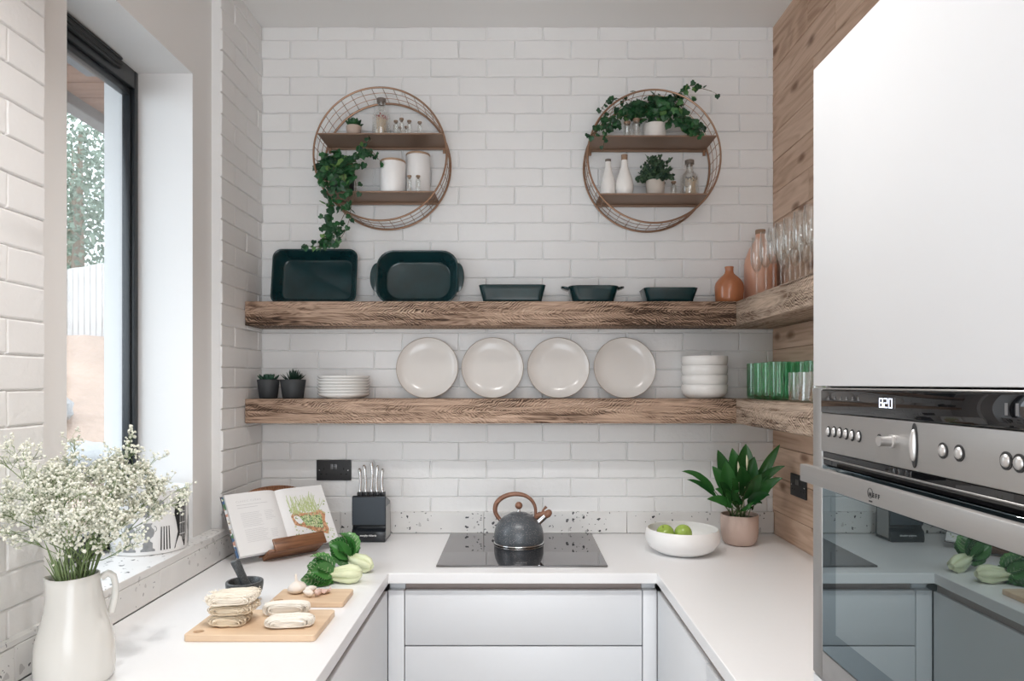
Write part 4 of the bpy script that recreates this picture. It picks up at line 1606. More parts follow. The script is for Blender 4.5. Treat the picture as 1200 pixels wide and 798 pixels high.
s0 = (base[0], 2.80, ZB + .09)
ivy('trailing_ivy', 'dark ivy trailing from a black pot over the left round shelf', base,
    [([s0] + vp([(392, 195), (388, 215), (391, 235), (386, 252), (384, 268), (386, 280), (377, 287), (364, 290)], [2.768, 2.755, 2.75, 2.75, 2.75, 2.752, 2.755, 2.755]), .0013, 1.25, .034),
     ([s0] + vp([(400, 198), (405, 215), (409, 230), (406, 245), (398, 262), (392, 275), (391, 285)], [2.768, 2.755, 2.75, 2.75, 2.75, 2.75, 2.75]), .0013, 1.0, .034),
     ([s0] + vp([(385, 200), (380, 215), (383, 230), (388, 243)], [2.762, 2.755, 2.75, 2.75]), .0012, 1.0, .032),
     ([s0] + vp([(412, 192), (414, 205), (417, 220), (412, 240), (408, 262), (399, 279), (385, 288), (372, 290)], [2.768, 2.755, 2.75, 2.75, 2.75, 2.75, 2.75, 2.75]), .0011, .35, .028),
     ([s0] + vp([(418, 178), (428, 171), (437, 163)], [2.79, 2.785, 2.78]), .0012, .9, .026),
     ([s0] + vp([(425, 182), (436, 178), (443, 187)], [2.79, 2.785, 2.78]), .0012, 1.3, .030)],
    [((base[0] - .025, 2.80, ZB + .115), .062, .028, .058, 120, .035), ((base[0] + .02, 2.79, ZB + .10), .045, .02, .045, 50, .033)], .06, p1, seed=3)

# right, top board
d = 2.85
pb = P(767, 0, d)
base = (pb.x, d, ZA2)


def p2(t):
    m = M()
    m.lathe([(0, 0), (.044, 0), (.0465, .002), (.0465, .066), (.0455, .068), (.0425, .067), (.0425, .058), (0, .058)], 36)
    m.build('pot', MAT['white_pot'], t, 45)


s0 = (base[0], d, ZA2 + .062)
ivy('spreading_ivy', 'bushy ivy spilling from a white pot on the right round shelf', base,
    [([s0] + vp([(750, 130), (730, 130), (712, 142), (700, 152), (690, 160)], [2.83, 2.82, 2.80, 2.76, 2.755]), .0012, 1.2, .030),
     ([s0] + vp([(745, 122), (728, 116), (712, 118), (703, 133)], [2.84, 2.83, 2.82, 2.80]), .0012, .8, .028),
     ([s0] + vp([(740, 135), (718, 142), (707, 153), (708, 165), (706, 178)], [2.82, 2.80, 2.762, 2.755, 2.755]), .0010, .45, .024),
     ([s0] + vp([(780, 125), (795, 110), (806, 101), (820, 103), (834, 107)], [2.83, 2.82, 2.82, 2.82, 2.82]), .0012, .7, .029),
     ([s0] + vp([(785, 118), (800, 108), (810, 116), (816, 114)], [2.82, 2.80, 2.79, 2.79]), .0010, .5, .024),
     ([s0] + vp([(790, 130), (804, 138), (812, 148), (816, 156)], [2.80, 2.78, 2.765, 2.755]), .0012, 1.3, .032),
     ([s0] + vp([(795, 140), (812, 145), (822, 152)], [2.81, 2.80, 2.79]), .0012, 1.0, .028)],
    [(P(748, 128, 2.83), .075, .035, .042, 70, .031), (P(783, 124, 2.82), .075, .035, .045, 75, .032), (P(715, 143, 2.80), .05, .03, .028, 32, .028), (P(808, 145, 2.80), .042, .03, .035, 30, .030), (P(765, 116, 2.85), .05, .03, .02, 22, .026)],
    .06, p2, seed=8)
for px, dd, r, h, lab in ((736.6, 2.815, .0175, .068, 'glass jar left of its corked neighbour under the right ivy'), (744.6, 2.812, .0175, .079, 'corked glass jar touching the white ivy pot')):
    t = thing('corked_jar', lab, 'jar', (PX(px, dd) - (.006 if px < 740 else -.004), dd, ZA2), 0, 'small corked jars under the ivy')
    m = M()
    m.lathe([(0, .001), (r * .92, 0), (r, .003), (r, h * .72), (r * .75, h * .80), (r * .75, h * .87), (r * .66, h * .87), (r * .66, h * .79), (r * .9, h * .70), (r * .9, .004), (0, .003)], 22)
    m.build('jar_body', MAT['glass'], t, 50)
    m = M()
    m.lathe([(0, h * .82), (r * .62, h * .82), (r * .64, h * .872), (r * .8, h * .872), (r * .8, h), (0, h)], 16)
    m.build('cork', MAT['cork'], t, 45)

# right, lower board
d = 2.822
for px, r, h, neck, cm, lab in ((712.6, .029, .150, .0115, 'cork_dark', 'slimmer white bottle with grey stopper on the right round shelf'), (731.7, .037, .168, .0125, 'cork', 'wider white bottle with brown cork on the right round shelf')):
    t = thing('white_bottle', lab, 'bottle', (PX(px, d), d, ZB2), 0, 'white ceramic bottles with stoppers')
    m = M()
    k = .93
    if px < 720:
        pr = [(0, 0), (r * .9, 0), (r, .006), (r * .99, h * .30), (r * .86, h * .48), (r * .60, h * .66), (neck * 1.1, h * .78), (neck, h * .86), (neck * 1.05, h * .93), (0, h * .93)]
    else:
        pr = [(0, 0), (r * .78, 0), (r * .90, .006), (r, h * .17), (r * 1.0, h * .27), (r * .86, h * .42), (r * .60, h * .58), (neck * 1.2, h * .72), (neck, h * .82), (neck * 1.02, h * .87), (0, h * .87)]
        k = .87
    m.lathe(pr, 36)
    m.build('bottle_body', MAT['ceramic'], t, 60)
    m = M()
    m.lathe([(0, h * k + .0003), (neck * 1.02, h * k + .0003), (neck * 1.06, h), (0, h)], 20)
    m.build('stopper', MAT[cm], t, 45)
t = thing('potted_shrub', 'bushy small leaved plant in a stone pot on the right round shelf', 'plant', (PX(767.8, d), d, ZB2))
pot(t, .036, .0375, .062, MAT['stone_pot'])
ms, ml = M(), M()
rnd = random.Random(4)
for k in range(70):
    a, e = rnd.uniform(0, 2 * PI), math.radians(rnd.uniform(-5, 88))
    L = rnd.uniform(.055, .105)
    b = Vector((rnd.uniform(-.015, .015), rnd.uniform(-.015, .015), .052))
    tip = b + Vector((math.cos(e) * math.cos(a) * L * .78, math.cos(e) * math.sin(a) * L * .6, math.sin(e) * L * 1.1))
    mid = (b + tip) / 2 + Vector((0, 0, .012))
    ms.tube([b, mid, tip], .0008, 4)
    for q in range(11):
        u = .25 + .75 * q / 10
        p = b.lerp(mid, u * 2) if u < .5 else mid.lerp(tip, u * 2 - 1)
        for sgn in (-1, 1):
            s_ = rnd.uniform(.0085, .0135)
            mt = T(*p) @ Euler((rnd.uniform(.3, 2.0), rnd.gauss(0, .6), rnd.uniform(0, 6.3))).to_matrix().to_4x4() @ Matrix.Scale(s_, 4)
            ml.add([(0, 0, 0), (.5, .45, .08), (.42, 1.0, .05), (0, 1.35, 0), (-.42, 1.0, .05), (-.5, .45, .08)], [(0, 1, 2, 3), (0, 3, 4, 5)], mt)
ms.build('stems', MAT['stem'], t)
ml.build('leaves', MAT['bushy'], t, 0)
vial('corked_vial', 'single corked vial between the stone pot and black match bottle', (PX(789.4, d), d, ZB2), .0125, .060, None)
bx = PX(808, d + .01)
t = thing('match_bottle', 'stoppered glass bottle holding black tipped matches', 'bottle', (bx, d + .01, ZB2))
bottle_stopper(t, .0385, .150, .0145, .03, MAT['glass'], MAT['cork_dark'])
matches((bx, d + .01, ZB2), 30, .0355, .072, 'match_black', 'black tipped matches in the bottle', 'black tipped match in the glass bottle on the right round shelf', .012)
# ------------------------------------------------------------------ kettle
kx, ky = PX(608.0, 2.73), 2.73
t = thing('kettle', 'speckled grey whistling kettle with wooden handle on the hob', 'kettle', (kx, ky, HOBZ + .0006))
m = M()
m.lathe([(0, .002), (.088, .002), (.0945, .004), (.0965, .010), (.0968, .022), (.0962, .040), (.0925, .058), (.085, .075), (.074, .090), (.060, .102), (.045, .110), (.038, .1125), (.036, .1118), (0, .1118)], 56)
m.build('body', MAT['kettle'], t, 60)
m = M()
m.lathe([(.089, 0), (.0965, .0), (.0985, .0012), (.0985, .0035), (.0972, .0055), (.0945, .0060), (.089, .003)], 56)
m.build('base_band', MAT['chrome'], t, 60)
m = M()
m.lathe([(0, .112), (.0355, .112), (.0355, .1145), (.030, .1175), (.014, .1200), (.0095, .122), (0, .122)], 36)
lid = m.build('lid', MAT['kettle'], t, 50)
m = M()
m.lathe([(0, .122), (.0085, .122), (.0065, .126), (.0055, .130), (.0065, .1335), (0, .1335)], 20)
m.build('knob_collar', MAT['chrome'], lid, 50)
m = M()
m.ell((0, 0, .1462), .0148, .0148, .0148, 20, 14)
m.build('knob', MAT['kettle_wood'], lid)
# handle: broad wooden hoop over the lid, steel foot at the left
ax = [(-.075, .093), (-.088, .110), (-.0935, .130), (-.088, .154), (-.070, .174), (-.042, .187), (-.010, .1915), (.022, .186), (.046, .171), (.060, .151), (.0655, .132), (.066, .112), (.064, .098)]
m = M()
pts = []
for i in range(len(ax) - 1):
    p0, p1_, p2_, p3 = [Vector((ax[min(max(k, 0), len(ax) - 1)][0], 0, ax[min(max(k, 0), len(ax) - 1)][1])) for k in (i - 1, i, i + 1, i + 2)]
    for k in range(4):
        u = k / 4
        pts.append(.5 * ((2 * p1_) + (p2_ - p0) * u + (2 * p0 - 5 * p1_ + 4 * p2_ - p3) * u * u + (3 * p1_ - p0 - 3 * p2_ + p3) * u ** 3))
pts.append(Vector((ax[-1][0], 0, ax[-1][1])))
n = len(pts)
loops = []
for i, p in enumerate(pts):
    tg = (pts[min(i + 1, n - 1)] - pts[max(i - 1, 0)]).normalized()
    nn = Vector((tg.z, 0, -tg.x))
    f = i / (n - 1)
    th = .0074 + .0022 * math.sin(PI * min(1, f * 1.6)) - .0022 * max(0, f - .6) / .4
    wd = .0125 - .004 * f
    loops.append([p + nn * th * math.cos(2 * PI * k / 12) + Vector((0, 1, 0)) * wd * math.sin(2 * PI * k / 12) for k in range(12)])
m.loft(loops)
h_ = m.build('handle', MAT['kettle_wood'], t, 60)
m = M()
m.tube([(-.066, 0, .083), (-.077, 0, .094), (-.084, 0, .103)], [.0065, .0075, .0085], 14)
m.build('handle_mount', MAT['chrome'], h_, 50)
# spout pointing up to the right, wooden whistle with lever
m = M()
m.tube([(.070, -.004, .076), (.082, -.006, .087), (.106, -.010, .109)], [.0145, .0125, .0115], 20)
sp_ = m.build('spout', MAT['chrome'], t, 50)
m = M()
m.tube([(.104, -.0098, .1072), (.113, -.011, .1155), (.119, -.012, .121)], [.0125, .0150, .0125], 20)
m.ell((.1175, -.0118, .1195), .0125, .0125, .0135, 16, 10)
m.tube([(.066, 0, .098), (.074, -.003, .107), (.088, -.007, .113), (.103, -.009, .121)], [.0085, .0105, .0095, .0075], 14)
m.build('whistle_cap', MAT['kettle_wood'], sp_, 50)
m = M()
m.tube([(.090, -.007, .118), (.097, -.008, .132), (.108, -.008, .143)], [.0045, .0042, .0058], 12)
m.build('lever', MAT['kettle_wood'], sp_, 50)

# ------------------------------------------------------------------ knife block and knives
bx0, bw_ = PX(432.0, 2.765), .134
t = thing('knife_block', 'black angular knife block on the worktop below the socket', 'knife block', (bx0, 2.765, ZT + .0006))
m = M()
# side profile (y, z): foot, waist, leaning front panel, sloping top
prof = [(-.004, 0), (.112, 0), (.118, .010), (.112, .10), (.104, .150), (.010, .183), (.004, .180), (.001, .12), (.004, .066), (.013, .061), (.013, .052), (-.002, .040), (-.006, .012)]
loops = []
for x, q in ((-bw_ / 2, .97), (-bw_ / 2 + .003, 1), (bw_ / 2 - .003, 1), (bw_ / 2, .97)):
    loops.append([(x, .055 + (y - .055) * q, .09 + (z - .09) * q if q < 1 else z) for y, z in prof])
for lp in loops:
    for i, p in enumerate(lp):
        if p[2] < 0:
            lp[i] = (p[0], p[1], 0)
m.loft([[(x, y, max(z, 0)) for x, y, z in lp] for lp in loops])
m.build('block_body', simple('black_gloss_block', (.012, .015, .019), .22), t, 30)
m = M()
m.rbox(-bw_ / 2 + .002, bw_ / 2 - .002, -.0012, .0045, .068, .178, .001, 1, mtx=T(0, -.0008, 0) @ RX(-1.2))
m.build('front_panel', simple('blue_black_panel', (.030, .040, .052), .42), t, 30)
m = M()
m.rbox(bw_ / 2 - .0004, bw_ / 2 + .0012, .012, .100, .012, .140, .0004, 1)
m.build('side_panel', MAT['steel'], t, 30)
text_obj('logo', 'morphy richards', .0098, MAT['print_white'], t, (-.0005, -.0066, .027), (math.radians(84), 0, 0), 'CENTER', .0003, 1.0, .00018)
kl = ['first steel handled knife from the left in the block', 'second steel handled knife from the left in the block', 'tallest steel handled knife in the middle of the block', 'second steel handled knife from the right in the block', 'first steel handled knife from the right in the block']
for i, (xb, xt, yt, lab) in enumerate(((-.046, -.0545, 549.0, kl[0]), (-.023, -.036, 545, kl[1]), (.000, -.005, 542, kl[2]), (.023, .020, 545.5, kl[3]), (.046, .040, 549.5, kl[4]))):
    zb = .168
    k = thing('kitchen_knife', lab, 'knife', (bx0 + xb, 2.765 + .052, ZT + zb + .0046), 0, 'knives in the block')
    dtop = 2.765 + .075
    ht = PZ(yt, dtop) - (ZT + zb) - .004
    dx = xt - xb
    m = M()
    m.rbox(-.0105, .0105, -.011, .011, 0, .020, .004, 2)
    m.build('bolster', MAT['black_plastic'], k)
    loops = []
    for q in range(13):
        f = q / 12
        w = .0072 - .0018 * math.sin(PI * f) + .0012 * f
        d_ = .0095 - .002 * math.sin(PI * f) + .002 * f
        if q in (0, 12):
            w *= .55
            d_ *= .6
        z_ = .0185 + (ht - .0185) * f
        cx_ = dx * f + .005 * math.sin(PI * f) * (1 if xb <= 0 else -1) * .6
        cy_ = .030 * f + .004 * math.sin(PI * f)
        loops.append([(cx_ + w * math.cos(2 * PI * a / 12), cy_ + d_ * math.sin(2 * PI * a / 12), z_) for a in range(12)])
    m = M()
    m.loft(loops)
    h_ = m.build('handle', MAT['chrome'], k, 60)

# ------------------------------------------------------------------ fruit bowl, apples
fx, fy = PX(799.7, 2.600), 2.600
t = thing('fruit_bowl', 'wide white bowl holding two green apples', 'bowl', (fx, fy, ZT + .0006))
m = M()
m.lathe([(0, .002), (.070, .002), (.073, 0), (.080, .0), (.095, .006), (.118, .020), (.133, .040), (.1375, .056), (.136, .074), (.131, .090), (.129, .0915), (.1265, .090), (.1305, .074), (.1315, .056), (.128, .045), (.110, .036), (.07, .033), (0, .032)], 64)
m.build('bowl_body', MAT['matt_ceramic'], t, 60)
for px, py, dd, lab, rot in ((779.6, 621.5, 2.612, 'green apple on the left in the white bowl', (20, -30, 10)), (800.6, 620.5, 2.612, 'green apple on the right in the white bowl', (-72, 10, 0))):
    r = .0325
    a = thing('green_apple', lab, 'apple', (PX(px, dd), dd, ZT + .036 + r), 0, 'apples in the white bowl', rot=[math.radians(q) for q in rot])
    m = M()
    pr = []
    for i in range(19):
        th = PI * i / 18
        q = r * (1 + .02 * math.sin(th) - .10 * math.exp(-(th / .32) ** 2) - .16 * math.exp(-((PI - th) / .42) ** 2))
        pr.append((max(0, q * math.sin(th)) if 0 < i < 18 else 0, -q * math.cos(th)))
    m.lathe(pr, 28)
    m.build('apple_body', MAT['apple'], a, 80)
    m = M()
    m.tube([(0, 0, r * .80), (.001, 0, r * .95), (.004, 0, r * 1.16)], [.0012, .001, .0014], 6)
    m.build('stalk', MAT['vine'], a)
    m = M()
    for q in range(5):
        an = 2 * PI * q / 5
        m.tube([(.001 * math.cos(an), .001 * math.sin(an), -r * .86), (.0045 * math.cos(an), .0045 * math.sin(an), -r * .94)], [.0016, .0005], 5)
    m.build('calyx', MAT['soil'], a)


# ------------------------------------------------------------------ leaves as ribbons
def blade(m, mstem, base, tip, width, lift=.03, fold=.25, stem_f=.35, n=9, wav=0.0, rnd=None, face=None, sag=0.0, stem_r=.0016, rib=0.0):
    base, tip = Vector(base), Vector(tip)
    ctrl = base.lerp(tip, .55) + Vector((0, 0, lift))
    pts = []
    for i in range(n + 6):
        u = i / (n + 5)
        p = (1 - u) ** 2 * base + 2 * u * (1 - u) * ctrl + u * u * tip
        p.z -= sag * max(0, u - .6) ** 2
        pts.append(p)
    k0 = int(stem_f * (n + 5))
    if mstem is not None and k0 > 0:
        mstem.tube(pts[:k0 + 1], stem_r, 6)
    bl = pts[k0:]
    c = len(bl)
    vs, fs = [], []
    fc = face or Vector((0, -1, .5))
    for i, p in enumerate(bl):
        u = i / (c - 1)
        tg = (bl[min(i + 1, c - 1)] - bl[max(i - 1, 0)]).normalized()
        s_ = tg.cross(fc)
        s_ = s_.normalized() if s_.length > .15 else tg.orthogonal().normalized()
        nn = s_.cross(tg)
        if nn.dot(fc) < 0:
            nn = -nn
        w = width * (math.sin(PI * min(1, u * .97 + .02) ** .75)) ** .85 if 0 < i < c - 1 else 0.0005
        wv = wav * math.sin(i * 2.1)
        vs += [p - s_ * w + nn * (w * fold + wv), p - s_ * w * .5 + nn * (w * fold * .35), p, p + s_ * w * .5 + nn * (w * fold * .35), p + s_ * w + nn * (w * fold - wv)]
    for i in range(c - 1):
        for q in range(4):
            a = i * 5 + q
            fs.append((a, a + 1, a + 6, a + 5))
    m.add(vs, fs)
    if rib and mstem is not None:
        mid = [Vector(vs[i * 5 + 2]) for i in range(c)]
        mstem.tube(mid, [rib * (1 - .8 * i / (c - 1)) for i in range(c)], 6)
        for i in range(2, c - 2, 2):
            for e_ in (0, 4):
                mstem.tube([mid[i], (mid[i] + Vector(vs[(i + 1) * 5 + e_])) / 2 + fc * .0006, Vector(vs[(i + 2) * 5 + e_]).lerp(mid[i + 2], .15)], rib * .22, 4)


# peace lily
lx_, ly_ = PX(866.5, 2.735), 2.735
t = thing('peace_lily', 'glossy green peace lily in a pinkish beige pot', 'plant', (lx_, ly_, ZT + .0006))
m = M()
m.lathe([(0, 0), (.046, 0), (.056, .004), (.065, .016), (.0695, .035), (.0715, .06), (.0718, .116), (.0705, .118), (.0675, .117), (.0672, .105), (.06, .10), (.058, .03), (0, .02)], 44)
m.build('pot', simple('pinkish_beige_pot', (.56, .425, .365), .7, bump=.0008, bscale=60), t, 50)
m = M()
m.lathe([(0, .106), (.04, .107), (.066, .103), (.06, .098), (0, .098)], 24)
m.build('soil', MAT['soil'], t)
L0 = Vector((lx_, ly_, ZT + .0006))
ml, ms = M(), M()
tips = [(799, 552.5, 2.63, .013, .085), (805, 562, 2.66, .011, .055), (841, 527, 2.72, .024, .01), (834.5, 546, 2.70, .022, .02), (874, 520, 2.73, .034, .02), (858, 525, 2.75, .028, .0),
        (914, 520.7, 2.70, .018, .03), (920, 546, 2.66, .016, .07), (917, 560, 2.62, .018, .05), (902, 580, 2.60, .018, .05), (828.5, 585, 2.60, .018, .04), (893, 590, 2.62, .018, .03),
        (850, 540, 2.66, .024, .02), (868, 545, 2.62, .026, .02), (884, 535, 2.70, .026, .02), (858, 560, 2.60, .024, .03), (879, 562, 2.58, .026, .03), (843, 565, 2.62, .022, .03),
        (892, 555, 2.64, .024, .03), (866, 575, 2.57, .022, .03), (850, 580, 2.60, .018, .03), (905, 570, 2.70, .02, .04), (880, 545, 2.80, .024, .02), (848, 550, 2.80, .022, .02), (896, 545, 2.80, .022, .02), (838, 573, 2.64, .018, .04), (872, 532, 2.78, .03, .0),
        (884, 588, 2.60, .018, .02), (858, 590, 2.60, .017, .02)]
rnd = random.Random(21)
for (x, y, dd, w, lf) in tips:
    tp = P(x, y, dd) - L0
    if tp.x > XR - lx_ - .02:
        tp.x = XR - lx_ - .02
    b = Vector((rnd.uniform(-.035, .035), rnd.uniform(-.03, .03), .104))
    blade(ml, ms, b, tp, w * (1.25 if y < 565 and 830 < x < 900 else 1.08), lf, rnd.uniform(.15, .5), .34, 10, .001, rnd, Vector((rnd.uniform(-.5, .5), -1, .45)))
ml.build('leaves', MAT['lily'], t, 60)
ms.build('leaf_stalks', MAT['stem'], t)
m = M()
for x, y, dd in ((865.5, 549, 2.655), (875.5, 541, 2.665)):
    p = P(x, y, dd) - L0
    m.tube([(p.x * .3, p.y * .3, .104), p - Vector((0, 0, .02))], .0014, 6)
    cone_leaf(m, p - Vector((.001, 0, .024)), p + Vector((.004, 0, .026)), .0045, .0045, 8)
m.build('flower_bud', simple('cream_bud', (.70, .68, .48), .5), t, 60)

# ------------------------------------------------------------------ cook book on its stand
BANG, BT = 45, -35
rot = (math.radians(BT), 0, math.radians(BANG))
st = thing('cookbook_stand', 'dark wooden cookbook stand holding the open book', 'book stand', (-.822, 2.535, .93), 0, None, rot=rot)
m = M()
m.rbox(-.085, .115, -.046, -.036, -.026, .022, .004, 2)
m.build('ledge_front', MAT['walnut'], st)
m = M()
m.rbox(-.105, .105, -.0355, .030, -.026, -.012, .003, 2)
m.build('ledge', MAT['walnut'], st)
out_ = []
for i in range(25):
    a = PI * i / 24
    out_.append((.115 * math.cos(a), .218 + .045 * math.sin(a) ** .8))
out_ = [(.115, -.012)] + out_ + [(-.115, -.012)]
m = M()
m.prism([(x, z) for x, z in out_], -.0295, -.0205, mtx=RX(90), bev=.002)
nb = 22
for i in range(nb):
    x = -.105 + .21 * i / (nb - 1)
    hz_ = .218 + .045 * max(0, (1 - (x / .115) ** 2)) ** .4
    m.rbox(x - .0028, x + .0028, .0175, .021, .15, hz_ - .002, .001, 1)
m.build('back_board', MAT['walnut'], st, 40)
th = math.radians(-BT)
dn = Vector((0, math.sin(th), -math.cos(th)))
bk = Vector((0, math.cos(th), math.sin(th)))
p0 = Vector((0, .0315, .150))
p1_ = p0 + dn * .108 + bk * .03
m = M()
m.tube([p0 + Vector((-.04, 0, 0)), p1_ + Vector((-.04, 0, 0))], .006, 8)
m.tube([p0 + Vector((.04, 0, 0)), p1_ + Vector((.04, 0, 0))], .006, 8)
m.build('prop_leg', MAT['walnut'], st)
rest(st, ZT + .0006)

bk_ = thing('cookbook', 'open cookbook with recipe text and a toast photograph', 'book', tuple(st.location), 0, None, rot=rot)
W_, H_ = .193, .232


def page_y(x):
    """height of the top page above the cover, towards the reader"""
    a = abs(x) / W_
    if x < 0:
        return .0195 * (1 - math.exp(-a * 9)) * (1 - .30 * a) + .004
    return .0125 * (1 - math.exp(-a * 11)) * (1 - .35 * a) + .004


m = M()
m.rbox(-W_ - .008, -.004, .0125, .0150, -.0105, H_ + .003, .0008, 1)
m.rbox(.004, W_ + .006, .0125, .0150, -.0105, H_ + .003, .0008, 1)
m.rbox(-.0045, .0045, .0130, .0158, -.0105, H_ + .003, .0006, 1)
m.build('cover', MAT['cover'], bk_)
for side in (-1, 1):
    m = M()
    N = 22
    xs_ = [side * W_ * i / N for i in range(N + 1)]
    loops = []
    lp = [(x, .0120 - page_y(x)) for x in xs_] + [(x, .0121) for x in reversed(xs_)]
    m.loft([[(x, y, -.008) for x, y in lp], [(x, y, H_) for x, y in lp]])
    m.build('page_block', MAT['page'], bk_, 50)
# loose colour page showing past the left edge
m = M()
m.rbox(-W_ - .0035, -W_ - .0008, .0035, .0115, -.006, H_ - .004, .0004, 1)
m.rbox(-W_ - .007, -W_ - .0008, .0070, .0095, -.008, H_ - .006, .0004, 1)
m.build('page_edge_print', MAT['print_strip'], bk_, 0)


def on_page(x, z, off=.0004):
    return Vector((x, .0120 - page_y(x) - off, z))


def page_quad(m, x0, x1, z0, z1, off=.0004, n=8):
    vs = []
    for i in range(n + 1):
        x = x0 + (x1 - x0) * i / n
        vs += [on_page(x, z0, off), on_page(x, z1, off)]
    m.add(vs, [(2 * i, 2 * i + 2, 2 * i + 3, 2 * i + 1) for i in range(n)])


to = text_obj('page_title', 'CLASSIC CUBAN', .0098, MAT['text_grey'], bk_, (0, 0, 0), (0, 0, 0), 'LEFT', 0, 1.35)
for v in to.data.vertices:
    v.co = on_page(-.160 + v.co.x, .198 + v.co.y, .0005)
m = M()
for z_, x0, x1 in ((.183, -.160, -.045), (.172, -.160, -.085)):
    page_quad(m, x0, x1, z_, z_ + .0016)
for blk, (zt_, nl, x0, x1) in enumerate(((.150, 10, -.155, -.075), (.150, 7, -.068, -.030), (.085, 9, -.155, -.068), (.075, 6, -.062, -.030))):
    for i in range(nl):
        z_ = zt_ - i * .0058
        page_quad(m, x0, x1 - .018 * R.random(), z_, z_ + .0011)
m.build('printed_text', MAT['text_grey'], bk_, 0)
# toast photograph on the right page
m = M()
vs = [on_page(.085, .075, .0006)]
ol = [(.030, .115), (.036, .078), (.070, .064), (.110, .040), (.140, .030), (.158, .022), (.166, .045), (.160, .080), (.172, .112), (.150, .128), (.115, .120), (.080, .122), (.052, .140)]
vs = [on_page(.10, .080, .0006)] + [on_page(x, z, .0006) for x, z in ol]
m.add(vs, [(0, 1 + i, 1 + (i + 1) % len(ol)) for i in range(len(ol))])
m.build('toast_print', MAT['toast'], bk_, 0)
m = M()
ol = [(.062, .108), (.080, .070), (.120, .056), (.145, .050), (.150, .085), (.152, .108), (.12, .106), (.09, .112)]
vs = [on_page(.11, .085, .0009)] + [on_page(x, z, .0009) for x, z in ol]
m.add(vs, [(0, 1 + i, 1 + (i + 1) % len(ol)) for i in range(len(ol))])
rnd = random.Random(2)
for i in range(120):
    x, z_ = rnd.uniform(.025, .185), rnd.gauss(.035, .02)
    if i % 2:
        x, z_ = rnd.uniform(.028, .185), rnd.uniform(.10, .165)
    z_ = min(max(z_, .006), .21)
    s_ = rnd.uniform(.0012, .0042)
    m.add([on_page(x + s_ * math.cos(k * 1.256), z_ + s_ * math.sin(k * 1.256), .0008) for k in range(5)], [(0, 1, 2, 3, 4)])
m.build('herb_print', MAT['herb'], bk_, 0)
m = M()
for i in range(60):
    x, z_ = rnd.uniform(.035, .150), rnd.uniform(.115, .135)
    dx, dz = rnd.gauss(.0, .020), rnd.uniform(.030, .075)
    x2 = min(max(x + dx, .02), .182)
    w_ = rnd.uniform(.0009, .0020)
    a, b, c = on_page(x - w_, z_, .0010), on_page(x + w_, z_, .0010), on_page(x2, min(z_ + dz, .222), .0010)
    m.add([a, b, c + Vector((w_ * .6, 0, 0)), c - Vector((w_ * .6, 0, 0))], [(0, 1, 2, 3)])
m.build('sprout_print', MAT['sprout'], bk_, 0)

# ------------------------------------------------------------------ pestle and mortar
mx_, my_ = PX(286.6, 2.0), 2.0
t = thing('mortar', 'dark granite mortar behind the noodle stack', 'mortar', (mx_, my_, ZT + .0006))
m = M()
m.lathe([(0, 0), (.033, 0), (.035, .002), (.0365, .008), (.043, .020), (.0495, .036), (.0515, .052), (.0515, .061), (.0500, .063), (.0445, .063), (.043, .061), (.041, .045), (.033, .028), (.018, .018), (0, .016)], 44)
m.build('mortar_body', MAT['granite'], t, 50)
pb_ = Vector((mx_ + .014, my_ - .004, ZT + .0006 + .0335))
ptop = P(275.0, 656.5, 1.985)
ax_ = (ptop - pb_).normalized()
pe = thing('pestle', 'dark granite pestle leaning in the mortar', 'pestle', tuple(pb_), 0, None, rot=Vector((0, 0, 1)).rotation_difference(ax_).to_euler())
Lp = (ptop - pb_).length
m = M()
m.lathe([(0.0138, .016), (.0125, .026), (.0118, .05), (.0122, Lp * .7), (.0135, Lp - .006), (.0125, Lp - .001), (.009, Lp), (0, Lp)], 24)
m.build('pestle_handle', MAT['granite'], pe, 60)
m = M()
m.lathe([(0, -.014), (.009, -.012), (.015, -.004), (.0165, .005), (.0150, .013), (.0138, .0165), (0, .0165)], 24)
m.build('pestle_head', MAT['granite_light'], pe, 60)


